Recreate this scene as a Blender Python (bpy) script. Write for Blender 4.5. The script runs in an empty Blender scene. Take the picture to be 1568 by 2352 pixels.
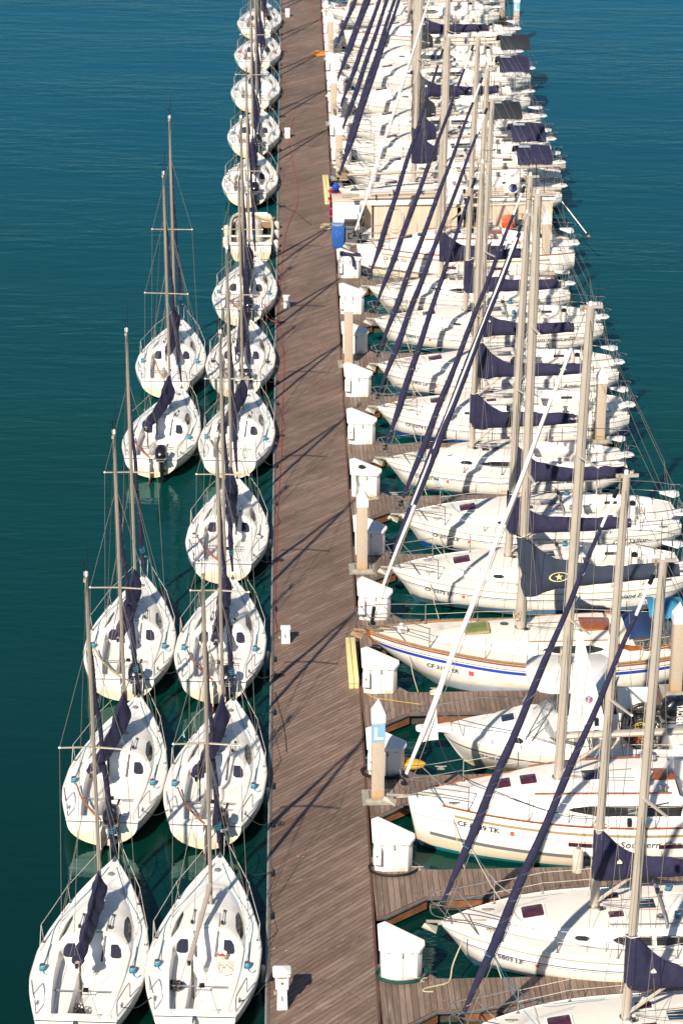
import bpy, bmesh, math, random
from mathutils import Vector, Matrix, noise
R = math.radians
random.seed(7)
for c in (bpy.data.objects, bpy.data.meshes, bpy.data.curves):
    for o in list(c): c.remove(o)
S = bpy.context.scene
COL = S.collection
# ------------------------------------------------------------------ camera model (also used to survey the place from the photograph)
FPX, TH, PS, CH = 5858.0, R(22.7), math.atan(122/6350), 33.83
_F = Vector((math.sin(PS)*math.cos(TH), math.cos(PS)*math.cos(TH), -math.sin(TH)))
_R = Vector((math.cos(PS), -math.sin(PS), 0))
_U = Vector((math.sin(PS)*math.sin(TH), math.cos(PS)*math.sin(TH), math.cos(TH)))
def at(u, v, z):
    d = _F*FPX + _R*(u-784) + _U*(1176-v)
    t = (z-CH)/d.z
    return Vector((d.x*t, d.y*t, z))
cd = bpy.data.cameras.new('camera'); cam = bpy.data.objects.new('camera', cd); COL.objects.link(cam)
cam.location = (0, 0, CH); cam.rotation_euler = _F.to_track_quat('-Z', 'Y').to_euler()
cd.sensor_fit = 'HORIZONTAL'; cd.sensor_width = 36; cd.lens = FPX/1568*36
cd.clip_start = 1; cd.clip_end = 9000
cd.dof.use_dof = True; cd.dof.focus_distance = 72; cd.dof.aperture_fstop = 2.6
S.camera = cam
# ------------------------------------------------------------------ light
SAZ, SEL = 22, 38
ld = Vector((math.sin(R(SAZ))*math.cos(R(SEL)), math.cos(R(SAZ))*math.cos(R(SEL)), -math.sin(R(SEL))))
sl = bpy.data.lights.new('sun', 'SUN'); sl.energy = 5.0; sl.angle = R(.55); sl.color = (1, .895, .75)
so = bpy.data.objects.new('sun', sl); COL.objects.link(so); so.location = (-30, -60, 80)
so.rotation_euler = ld.to_track_quat('-Z', 'Y').to_euler()
W = bpy.data.worlds.new('World'); S.world = W; W.use_nodes = True
wn = W.node_tree; bg = wn.nodes['Background']; sky = wn.nodes.new('ShaderNodeTexSky')
sky.sky_type = 'NISHITA'; sky.sun_disc = False; sky.sun_elevation = R(SEL); sky.sun_rotation = R(180+SAZ)
sky.air_density = 1.0; sky.dust_density = 0; sky.ozone_density = 1.6
wn.links.new(sky.outputs[0], bg.inputs[0]); bg.inputs[1].default_value = .066
S.view_settings.view_transform = 'Standard'; S.view_settings.look = 'None'; S.view_settings.gamma = 1
S.view_settings.exposure = .55
S.render.engine = 'CYCLES'
# ------------------------------------------------------------------ materials
class N:
    def __init__(s, name):
        s.m = bpy.data.materials.new(name); s.m.use_nodes = True
        s.t = s.m.node_tree; s.b = s.t.nodes['Principled BSDF']
    def n(s, ty, **kw):
        x = s.t.nodes.new(ty)
        for k, v in kw.items(): setattr(x, k, v)
        return x
    def l(s, a, b): s.t.links.new(a, b)
    def coord(s, scale=(1,1,1), rot=(0,0,0), world=False):
        mp = s.n('ShaderNodeMapping'); mp.inputs['Rotation'].default_value = rot
        m2 = s.n('ShaderNodeMapping'); m2.inputs['Scale'].default_value = scale; s.l(mp.outputs[0], m2.inputs[0])
        if world: s.l(s.n('ShaderNodeNewGeometry').outputs['Position'], mp.inputs[0])
        else: s.l(s.n('ShaderNodeTexCoord').outputs['Object'], mp.inputs[0])
        return m2.outputs[0]
    def noise(s, co, scale, detail=4, rough=.6, dist=0):
        x = s.n('ShaderNodeTexNoise'); x.inputs['Scale'].default_value = scale; x.inputs['Detail'].default_value = detail
        x.inputs['Roughness'].default_value = rough; x.inputs['Distortion'].default_value = dist
        s.l(co, x.inputs['Vector']); return x.outputs[0]
    def ramp(s, fac, stops):
        x = s.n('ShaderNodeValToRGB'); e = x.color_ramp.elements
        while len(e) < len(stops): e.new(.5)
        for i, (p, c) in enumerate(stops):
            e[i].position = p; e[i].color = (*c, 1) if len(c) == 3 else c
        s.l(fac, x.inputs[0]); return x.outputs[0]
    def mix(s, fac, a, b, mode='MIX'):
        x = s.n('ShaderNodeMix', data_type='RGBA', blend_type=mode)
        if isinstance(fac, (int, float)): x.inputs[0].default_value = fac
        else: s.l(fac, x.inputs[0])
        for i, v in ((6, a), (7, b)):
            if isinstance(v, tuple): x.inputs[i].default_value = (*v, 1)
            else: s.l(v, x.inputs[i])
        return x.outputs[2]
    def bump(s, h, st=.3, dist=.01):
        x = s.n('ShaderNodeBump'); x.inputs['Strength'].default_value = st; x.inputs['Distance'].default_value = dist
        s.l(h, x.inputs['Height']); s.l(x.outputs[0], s.b.inputs['Normal'])
MATS = {}
def simple(name, col, rough=.5, metal=0, var=.12, scale=3, bump=0, bscale=40, coat=0, dirt=None):
    q = N(name); q.b.inputs['Roughness'].default_value = rough; q.b.inputs['Metallic'].default_value = metal
    co = q.coord(); nz = q.noise(co, scale, 5)
    dk = tuple(c*(1-var) for c in col); lt = tuple(min(1, c*(1+var*.5)) for c in col)
    c = q.ramp(nz, [(.3, dk), (.7, lt)])
    if dirt:
        n2 = q.noise(q.coord((1, 1, 1)), 1.3, 8, .7)
        f = q.ramp(n2, [(.50, (0,0,0)), (.72, (.75,.75,.75))]); c = q.mix(f, c, dirt)
        n3 = q.noise(q.coord((9, 9, .8)), 1, 4, .7); c = q.mix(q.ramp(n3, [(.60, (0,0,0)), (.74, (.5,.5,.5))]), c, tuple(v*.72 for v in dirt))   # run marks
        if name == 'hull_white':     # yellow-brown scum line just above the waterline, ragged edge
            sp = q.n('ShaderNodeSeparateXYZ'); q.l(co, sp.inputs[0])
            ma = q.n('ShaderNodeMath', operation='MULTIPLY_ADD'); q.l(q.noise(q.coord((1.5,1.5,3)), 1.5, 5, .7), ma.inputs[0]); ma.inputs[1].default_value = -.7; q.l(sp.outputs[2], ma.inputs[2])
            c = q.mix(q.ramp(ma.outputs[0], [(0, (.62,.62,.62)), (.22, (0,0,0))]), c, (.60,.46,.26))
    q.l(c, q.b.inputs['Base Color'])
    if bump: q.bump(q.noise(co, bscale, 3), bump, .01)
    if coat: q.b.inputs['Coat Weight'].default_value = coat
    MATS[name] = q.m; return q.m
simple('gelcoat', (.80,.775,.735), .32, var=.05, scale=1.2, dirt=(.66,.60,.50))
simple('hull_white', (.82,.79,.74), .25, var=.04, scale=.8, dirt=(.72,.64,.50), coat=.3)
simple('nonskid', (.70,.66,.60), .75, var=.06, scale=4, bump=.2, bscale=150)
simple('cream_deck', (.76,.72,.62), .6, var=.08, scale=2)
simple('rub_rail', (.42,.38,.26), .6)
simple('navy_stripe', (.012,.02,.11), .3)
simple('blue_stripe', (.02,.10,.42), .3)
simple('royal_blue', (.015,.06,.40), .3)
simple('red_stripe', (.45,.05,.03), .4)
simple('grey_blue_band', (.10,.19,.32), .4)
simple('bright_blue_band', (.01,.12,.42), .4)
simple('pale_band', (.45,.50,.55), .4)
simple('teal_bottom', (.0,.16,.18), .6, var=.3)
simple('green_bottom', (.03,.07,.05), .7, var=.3)
simple('grey_bottom', (.06,.07,.07), .7, var=.3)
simple('red_bottom', (.30,.05,.03), .7, var=.3)
simple('grey_stripe', (.16,.16,.17), .4)
simple('tan_strip', (.36,.26,.13), .5)
simple('teak', (.36,.13,.045), .45, var=.45, scale=9)
simple('varnish', (.30,.085,.022), .25, var=.3, scale=8, coat=.5)
simple('weathered_teak', (.30,.17,.09), .7, var=.3, scale=9)
simple('aluminium', (.46,.395,.335), .42, metal=.15, var=.10, scale=2)
simple('aluminium_gold', (.42,.35,.27), .42, metal=.2, var=.10, scale=2)
simple('stainless', (.55,.54,.52), .22, metal=.95, var=.05)
simple('wire', (.30,.27,.24), .4, metal=.4)
simple('white_line', (.62,.58,.50), .7)
simple('black', (.012,.012,.014), .45)
simple('black_plastic', (.02,.02,.022), .5, var=.2)
simple('engine_black', (.010,.010,.012), .22, coat=.6)
simple('engine_grey', (.20,.20,.21), .5)
simple('smoked_glass', (.03,.028,.026), .06, var=.5, scale=2)
simple('purple_glass', (.07,.018,.035), .06, var=.4, scale=3)
simple('green_glass', (.16,.20,.05), .12, var=.3, scale=3)
simple('blue_glass', (.02,.03,.06), .06, var=.3)
simple('blue_rope', (.02,.24,.38), .8)
simple('red_rope', (.42,.06,.05), .8)
simple('dark_rope', (.02,.02,.022), .9)
simple('green_hose', (.004,.06,.045), .5)
simple('yellow_hose', (.55,.38,.05), .5)
simple('orange_hose', (.36,.05,.04), .5)
simple('orange_rope', (.62,.25,.06), .8)
simple('natural_rope', (.52,.44,.30), .9, var=.4, scale=30)
simple('fender_white', (.62,.58,.50), .5, dirt=(.35,.31,.24))
simple('fender_cap', (.25,.23,.20), .6)
simple('slate_canvas', (.024,.033,.060), .85, var=.2, bump=.3, bscale=9)
simple('dark_canvas', (.014,.018,.026), .85, var=.2, bump=.3, bscale=9)
simple('hood_blue', (.01,.035,.12), .8, bump=.3, bscale=8)
simple('blue_tarp', (.02,.18,.50), .5, var=.3, bump=.4, bscale=8)
simple('turquoise_canvas', (.03,.20,.36), .7, var=.2, bump=.3, bscale=8)
simple('sailcloth', (.78,.76,.72), .7, var=.04, bump=.15, bscale=3)
simple('beige_panel', (.60,.49,.38), .6, var=.06, scale=2)
simple('concrete', (.42,.37,.31), .85, var=.2, scale=6, bump=.3)
simple('algae', (.05,.045,.03), .9, var=.5, scale=8)
simple('float_black', (.03,.03,.03), .7, var=.4)
simple('edge_grey', (.11,.10,.10), .6, var=.3, scale=5)
simple('fascia', (.22,.085,.036), .75, var=.45, scale=4)
simple('edge_brown', (.10,.045,.03), .8, var=.4, scale=4)
simple('white_box', (.80,.78,.745), .45, var=.04, scale=1.5, dirt=(.70,.66,.60))
simple('pale_yellow', (.74,.66,.30), .5, var=.06)
simple('bin_blue', (.02,.10,.36), .4)
simple('bin_grey', (.12,.12,.125), .5)
simple('pink', (.60,.02,.12), .4)
simple('orange_plastic', (.75,.09,.02), .4)
simple('kayak_yellow', (.62,.34,.02), .35)
simple('gold', (.45,.30,.06), .35, metal=.6)
simple('chain_rust', (.30,.20,.10), .8, var=.5, scale=20)
simple('galvanised', (.45,.42,.36), .55, metal=.5, var=.2, scale=6)
simple('letter_dark', (.03,.03,.045), .5)
simple('letter_grey', (.10,.10,.11), .5)
simple('sticker_red', (.60,.10,.10), .5)
simple('sign_blue', (.22,.42,.65), .5, var=.15, scale=12)
simple('white_paint', (.80,.78,.75), .5)
simple('wood_crate', (.30,.15,.07), .7, var=.4, scale=7)
simple('navy_pocket', (.012,.014,.035), .9)
def canvas():
    q = N('navy_canvas'); q.b.inputs['Roughness'].default_value = .85
    co = q.coord(); nz = q.noise(co, 5, 4)
    q.l(q.ramp(nz, [(.28, (.010,.009,.036)), (.75, (.021,.020,.062))]), q.b.inputs['Base Color'])
    q.bump(q.noise(q.coord((1, 1, .45)), 7, 5, .6, .8), .6, .05)
    MATS['navy_canvas'] = q.m
canvas()
def clear():
    q = N('clear_glass'); q.b.inputs['Base Color'].default_value = (.9,.93,.95,1); q.b.inputs['Roughness'].default_value = .03
    q.b.inputs['Transmission Weight'].default_value = 0; q.b.inputs['Alpha'].default_value = .28
    q.l(q.ramp(q.noise(q.coord(), 3), [(0,(.5,.55,.58)),(1,(.7,.74,.76))]), q.b.inputs['Base Color'])
    MATS['clear_glass'] = q.m
clear()
def pile_mat():
    q = N('concrete_pile'); q.b.inputs['Roughness'].default_value = .85
    co = q.coord(); nz = q.noise(q.coord((1,1,.4)), 5, 6, .7)
    sep = q.n('ShaderNodeSeparateXYZ'); q.l(co, sep.inputs[0])
    ad = q.n('ShaderNodeMath', operation='MULTIPLY_ADD'); q.l(nz, ad.inputs[0]); ad.inputs[1].default_value = 1.1; q.l(sep.outputs[2], ad.inputs[2])
    # rust-orange staining near the foot of the pile, irregular edge (a real stain)
    c = q.ramp(ad.outputs[0], [(.25, (.40,.21,.07)), (.60, (.50,.31,.14)), (1.0, (.46,.38,.30))])
    n2 = q.ramp(q.noise(co, 25, 4), [(.35, (.86,.86,.86)), (.7, (1.05,1.03,1))])
    q.l(q.mix(1, c, n2, 'MULTIPLY'), q.b.inputs['Base Color']); q.bump(q.noise(co, 60), .3, .01)
    MATS['concrete_pile'] = q.m
pile_mat()
def planks(name, ang, width, cols, length=3.2):
    q = N(name); q.b.inputs['Roughness'].default_value = .72
    co = q.coord((1,1,1), (0,0,-ang), world=True)
    br = q.n('ShaderNodeTexBrick'); q.l(co, br.inputs['Vector']); br.offset = .37; br.offset_frequency = 2
    br.inputs['Scale'].default_value = 1; br.inputs['Brick Width'].default_value = length; br.inputs['Row Height'].default_value = width
    br.inputs['Mortar Size'].default_value = .0065; br.inputs['Mortar Smooth'].default_value = .15; br.inputs['Bias'].default_value = 0
    br.inputs['Color1'].default_value = (0,0,0,1); br.inputs['Color2'].default_value = (1,1,1,1); br.inputs['Mortar'].default_value = (.5,.5,.5,1)
    base = q.ramp(br.outputs[0], cols[:-1]+[(.86, cols[-1][1]), (.93, tuple(v*1.10 for v in cols[-1][1]))])
    gr = q.noise(q.coord((.8,26,1), (0,0,-ang), world=True), 1.6, 6, .75, .6)     # grain
    g2 = q.ramp(gr, [(.25,(.52,.50,.48)), (.5,(1,1,1)), (.75,(1.5,1.5,1.5))])
    c = q.mix(.85, base, g2, 'MULTIPLY')
    st = q.ramp(q.noise(q.coord((.9,7,1), (0,0,-ang), world=True), .9, 5, .7, 1.5), [(.50,(0,0,0)), (.72,(.8,.8,.8))])   # bleached streaks
    c = q.mix(st, c, (.30,.24,.20))
    pt = q.ramp(q.noise(q.coord((.25,.25,1), world=True), 1, 4, .6), [(.3,(.70,.69,.68)), (.7,(1.20,1.20,1.20))])            # worn patches
    c = q.mix(1, c, pt, 'MULTIPLY')
    fl = q.ramp(q.noise(q.coord((6,14,1), (0,0,-ang+.4), world=True), 1.0, 2, .5), [(.74,(0,0,0)), (.80,(.95,.95,.95))])        # flecks
    c = q.mix(fl, c, (.48,.43,.38))
    c = q.mix(br.outputs[1], c, (.028,.02,.017))
    q.l(c, q.b.inputs['Base Color'])
    inv = q.n('ShaderNodeMath', operation='SUBTRACT'); inv.inputs[0].default_value = 1; q.l(br.outputs[1], inv.inputs[1])
    sm = q.n('ShaderNodeMath', operation='MULTIPLY_ADD'); q.l(gr, sm.inputs[0]); sm.inputs[1].default_value = .3; q.l(inv.outputs[0], sm.inputs[2])
    q.bump(sm.outputs[0], .7, .008)
    MATS[name] = q.m
WC = [(0,(.142,.091,.068)), (.5,(.162,.106,.080)), (1,(.184,.124,.095))]
planks('dock_planks', R(47), .14, WC, 60)
planks('finger_planks', R(91), .145, [(0,(.135,.090,.068)), (.5,(.165,.113,.087)), (1,(.200,.142,.110))], 60)
def water():
    q = N('harbour_water'); b = q.b
    # distant sky reflection painted into the base colour: green near, bluer further out
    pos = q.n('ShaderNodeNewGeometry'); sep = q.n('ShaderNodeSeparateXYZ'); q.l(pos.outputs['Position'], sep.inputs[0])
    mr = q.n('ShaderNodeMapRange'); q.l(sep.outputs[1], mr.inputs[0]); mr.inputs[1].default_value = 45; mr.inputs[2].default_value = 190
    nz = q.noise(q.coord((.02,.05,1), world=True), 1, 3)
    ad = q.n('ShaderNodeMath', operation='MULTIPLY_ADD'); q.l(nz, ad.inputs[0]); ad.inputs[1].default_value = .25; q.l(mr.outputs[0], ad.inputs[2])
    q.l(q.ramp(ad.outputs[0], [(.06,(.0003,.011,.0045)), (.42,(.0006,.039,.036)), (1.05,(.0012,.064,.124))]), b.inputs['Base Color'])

    b.inputs['Roughness'].default_value = .035; b.inputs['IOR'].default_value = 1.33
    n1 = q.noise(q.coord((.35,1.25,1), (0,0,R(4)), world=True), 1.0, 4, .55, .4)
    n2 = q.noise(q.coord((1.4,4.0,1), (0,0,R(-7)), world=True), 1.0, 3, .5, .3)
    n3 = q.noise(q.coord((.06,.14,1), (0,0,R(10)), world=True), 1.0, 2)
    m = q.n('ShaderNodeMath', operation='MULTIPLY_ADD'); q.l(n2, m.inputs[0]); m.inputs[1].default_value = .22; q.l(n1, m.inputs[2])
    gust = q.n('ShaderNodeMapRange'); q.l(ad.outputs[0], gust.inputs[0]); gust.inputs[1].default_value = .1; gust.inputs[2].default_value = .9
    gust.inputs[3].default_value = .22; gust.inputs[4].default_value = 1.5
    g2 = q.n('ShaderNodeMapRange'); q.l(n3, g2.inputs[0]); g2.inputs[1].default_value = .3; g2.inputs[2].default_value = .7; g2.inputs[3].default_value = .4; g2.inputs[4].default_value = 1.6
    gm = q.n('ShaderNodeMath', operation='MULTIPLY'); q.l(gust.outputs[0], gm.inputs[0]); q.l(g2.outputs[0], gm.inputs[1])
    mm = q.n('ShaderNodeMath', operation='MULTIPLY'); q.l(m.outputs[0], mm.inputs[0]); q.l(gm.outputs[0], mm.inputs[1])
    q.bump(mm.outputs[0], 1.0, .055)
    bp = [n for n in q.t.nodes if n.bl_idname == 'ShaderNodeBump'][0]; bcol = b.inputs['Base Color'].links[0].from_socket
    df = q.n('ShaderNodeBsdfDiffuse'); gl = q.n('ShaderNodeBsdfGlossy'); gl.inputs['Roughness'].default_value = .05; gl.inputs['Color'].default_value = (.52,.88,.90,1)
    fr = q.n('ShaderNodeFresnel'); fr.inputs[0].default_value = 1.33; q.l(bp.outputs[0], fr.inputs['Normal']); q.l(bp.outputs[0], gl.inputs['Normal']); q.l(bcol, df.inputs['Color'])
    a1 = q.n('ShaderNodeMath', operation='MULTIPLY_ADD'); q.l(fr.outputs[0], a1.inputs[0]); a1.inputs[1].default_value = 16; a1.inputs[2].default_value = 1
    a2 = q.n('ShaderNodeMath', operation='MULTIPLY'); q.l(fr.outputs[0], a2.inputs[0]); a2.inputs[1].default_value = 2.6
    a3 = q.n('ShaderNodeMath', operation='DIVIDE'); q.l(a2.outputs[0], a3.inputs[0]); q.l(a1.outputs[0], a3.inputs[1])
    mx = q.n('ShaderNodeMixShader'); q.l(a3.outputs[0], mx.inputs[0]); q.l(df.outputs[0], mx.inputs[1]); q.l(gl.outputs[0], mx.inputs[2])
    q.l(mx.outputs[0], q.t.nodes['Material Output'].inputs['Surface']); q.t.nodes.remove(b)
    MATS['harbour_water'] = q.m
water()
# ------------------------------------------------------------------ mesh builder
def mono(tab, x):
    if x <= tab[0][0]: return tab[0][1]
    if x >= tab[-1][0]: return tab[-1][1]
    for i in range(len(tab)-1):
        x0, y0 = tab[i]; x1, y1 = tab[i+1]
        if x <= x1:
            h = x1-x0; d = (y1-y0)/h
            def sl(j):
                if j <= 0 or j >= len(tab)-1: return None
                a = (tab[j][1]-tab[j-1][1])/(tab[j][0]-tab[j-1][0]); b = (tab[j+1][1]-tab[j][1])/(tab[j+1][0]-tab[j][0])
                return 0 if a*b <= 0 else 2*a*b/(a+b)
            m0 = sl(i); m1 = sl(i+1)
            if m0 is None: m0 = d
            if m1 is None: m1 = d
            t = (x-x0)/h
            return (2*t**3-3*t*t+1)*y0+(t**3-2*t*t+t)*h*m0+(-2*t**3+3*t*t)*y1+(t**3-t*t)*h*m1
def sstep(a, b, x):
    t = max(0, min(1, (x-a)/(b-a))); return t*t*(3-2*t)
class MB:
    def __init__(s): s.v = []; s.f = []; s.m = []; s.mats = []
    def mi(s, m):
        if m not in s.mats: s.mats.append(m)
        return s.mats.index(m)
    def add(s, vs, fs, mat):
        o = len(s.v); s.v += [Vector(p) for p in vs]
        for k, f in enumerate(fs):
            s.f.append([i+o for i in f]); s.m.append(s.mi(mat if isinstance(mat, str) else mat[k]))
        return o
    def box(s, c, d, mat, rot=None, taper=1.0):
        x, y, z = d[0]/2, d[1]/2, d[2]/2; t = taper
        vs = [(-x,-y,-z),(x,-y,-z),(x,y,-z),(-x,y,-z),(-x*t,-y*t,z),(x*t,-y*t,z),(x*t,y*t,z),(-x*t,y*t,z)]
        M = rot if rot is not None else Matrix()
        s.add([M.to_3x3() @ Vector(p) + Vector(c) for p in vs], [(0,3,2,1),(4,5,6,7),(0,1,5,4),(1,2,6,5),(2,3,7,6),(3,0,4,7)], mat)
    def tube(s, pts, r, mat, n=6, cap=True, flat=1.0, closed=False):
        pts = [Vector(p) for p in pts]; k = len(pts)
        rs = r if isinstance(r, (list, tuple)) else [r]*k
        rings = []; up = None
        for i, p in enumerate(pts):
            a = pts[i-1] if (i > 0 or closed) else p; b = pts[(i+1) % k] if (i < k-1 or closed) else p
            d = (b-a).normalized() if (b-a).length > 1e-9 else Vector((0,0,1))
            if up is None:
                up = Vector((0,1,0)) if abs(d.y) < .8 else Vector((1,0,0))
            s1 = d.cross(up).normalized(); u2 = s1.cross(d).normalized(); up = u2
            rings.append([p + (s1*math.cos(2*math.pi*j/n) + u2*math.sin(2*math.pi*j/n)*flat)*rs[i] for j in range(n)])
        vs = [q for rg in rings for q in rg]; fs = []
        for i in range(k if closed else k-1):
            for j in range(n):
                a = i*n+j; b = i*n+(j+1) % n; i2 = ((i+1) % k)*n
                fs.append((a, b, i2+(j+1) % n, i2+j))
        if cap and not closed:
            fs.append(tuple(range(n))[::-1]); fs.append(tuple((k-1)*n+j for j in range(n)))
        s.add(vs, fs, mat)
    def lathe(s, prof, mat, c=(0,0,0), n=16, M=None, cap=True):
        vs = []; fs = []
        for r, z in prof:
            for j in range(n):
                p = Vector((r*math.cos(2*math.pi*j/n), r*math.sin(2*math.pi*j/n), z))
                if M is not None: p = M.to_3x3() @ p
                vs.append(p+Vector(c))
        for i in range(len(prof)-1):
            for j in range(n):
                fs.append((i*n+j, i*n+(j+1) % n, (i+1)*n+(j+1) % n, (i+1)*n+j))
        if cap: fs.append(tuple(range(n))[::-1]); fs.append(tuple((len(prof)-1)*n+j for j in range(n)))
        s.add(vs, fs, mat)
    def grid(s, rows, mat, closed=False, flip=False, cols=None):
        n = len(rows[0]); vs = [p for r in rows for p in r]; fs = []; ms = []
        for i in range(len(rows)-1):
            for j in range(n if closed else n-1):
                a, b = i*n+j, i*n+(j+1) % n
                q = (a, b, (i+1)*n+(j+1) % n, (i+1)*n+j)
                fs.append(q[::-1] if flip else q)
                ms.append(cols(i, j) if cols else mat)
        s.add(vs, fs, ms)
    def prism(s, poly, z0, z1, mat, top=None):
        n = len(poly); vs = [(x, y, z0) for x, y in poly] + [(x, y, z1 if not callable(z1) else z1(x, y)) for x, y in poly]
        ar = sum(poly[i][0]*poly[(i+1) % n][1]-poly[(i+1) % n][0]*poly[i][1] for i in range(n))
        fs = [tuple(range(n))[::-1], tuple(range(n, 2*n))] + [(i, (i+1) % n, n+(i+1) % n, n+i) for i in range(n)]
        if ar < 0: fs = [f[::-1] for f in fs]
        s.add(vs, fs, [mat, top or mat] + [mat]*n)
    def mesh(s, name, bevel=0, sharp=32, smooth=True):
        me = bpy.data.meshes.new(name)
        for m in s.mats: me.materials.append(MATS[m])
        me.from_pydata([tuple(p) for p in s.v], [], s.f)
        me.polygons.foreach_set('material_index', s.m)
        me.validate(); bm = bmesh.new(); bm.from_mesh(me)
        bmesh.ops.remove_doubles(bm, verts=bm.verts, dist=.0006)
        bmesh.ops.dissolve_degenerate(bm, dist=.0004, edges=bm.edges)
        if bevel:
            es = [e for e in bm.edges if len(e.link_faces) == 2 and e.calc_face_angle(0) > R(25)]
            bmesh.ops.bevel(bm, geom=es, offset=bevel, segments=2, affect='EDGES', profile=.5)
        bm.to_mesh(me); bm.free()
        if smooth:
            me.polygons.foreach_set('use_smooth', [True]*len(me.polygons)); me.set_sharp_from_angle(angle=R(sharp))
        return me
CACHE = {}
def place(name, me, parent=None, loc=(0,0,0), rot=(0,0,0), scale=None):
    o = bpy.data.objects.new(name, me); COL.objects.link(o)
    o.location = loc; o.rotation_euler = rot
    if scale: o.scale = scale
    if parent: o.parent = parent
    return o
def part(name, key, fn, parent, loc=(0,0,0), rot=(0,0,0), bevel=0, sharp=32, scale=None):
    if key not in CACHE:
        b = MB(); fn(b); CACHE[key] = b.mesh(name, bevel, sharp)
    return place(name, CACHE[key], parent, loc, rot, scale)
def tag(o, label, cat, group=None, kind=None):
    if label: o['label'] = label
    if cat: o['category'] = cat
    if group: o['group'] = group
    if kind: o['kind'] = kind
    return o
def thing(name, label, cat, loc=(0,0,0), rz=0, group=None):
    o = bpy.data.objects.new(name, None); COL.objects.link(o); o.empty_display_size = .3
    o.location = loc; o.rotation_euler = (0, 0, rz); return tag(o, label, cat, group)
def struct(name, fn, **kw):
    b = MB(); fn(b); o = place(name, b.mesh(name, **kw)); o['kind'] = 'structure'; return o
def text_tris(txt, size, shear=0, bold=0, xs=1.0):
    """flat lettering as (verts2d, faces), subdivided so it can lie on a curved side"""
    key = ('txt', txt, size, shear, bold, xs)
    if key in CACHE: return CACHE[key]
    c = bpy.data.curves.new('t', 'FONT'); c.body = txt; c.size = size; c.shear = shear; c.offset = bold; c.resolution_u = 2
    ob = bpy.data.objects.new('t', c); COL.objects.link(ob); bpy.context.view_layer.update()
    me = bpy.data.meshes.new_from_object(ob)
    r = ([(v.co.x*xs, v.co.y) for v in me.vertices], [tuple(p.vertices) for p in me.polygons])
    bpy.data.objects.remove(ob); bpy.data.curves.remove(c); bpy.data.meshes.remove(me)
    CACHE[key] = r; return r
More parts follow.
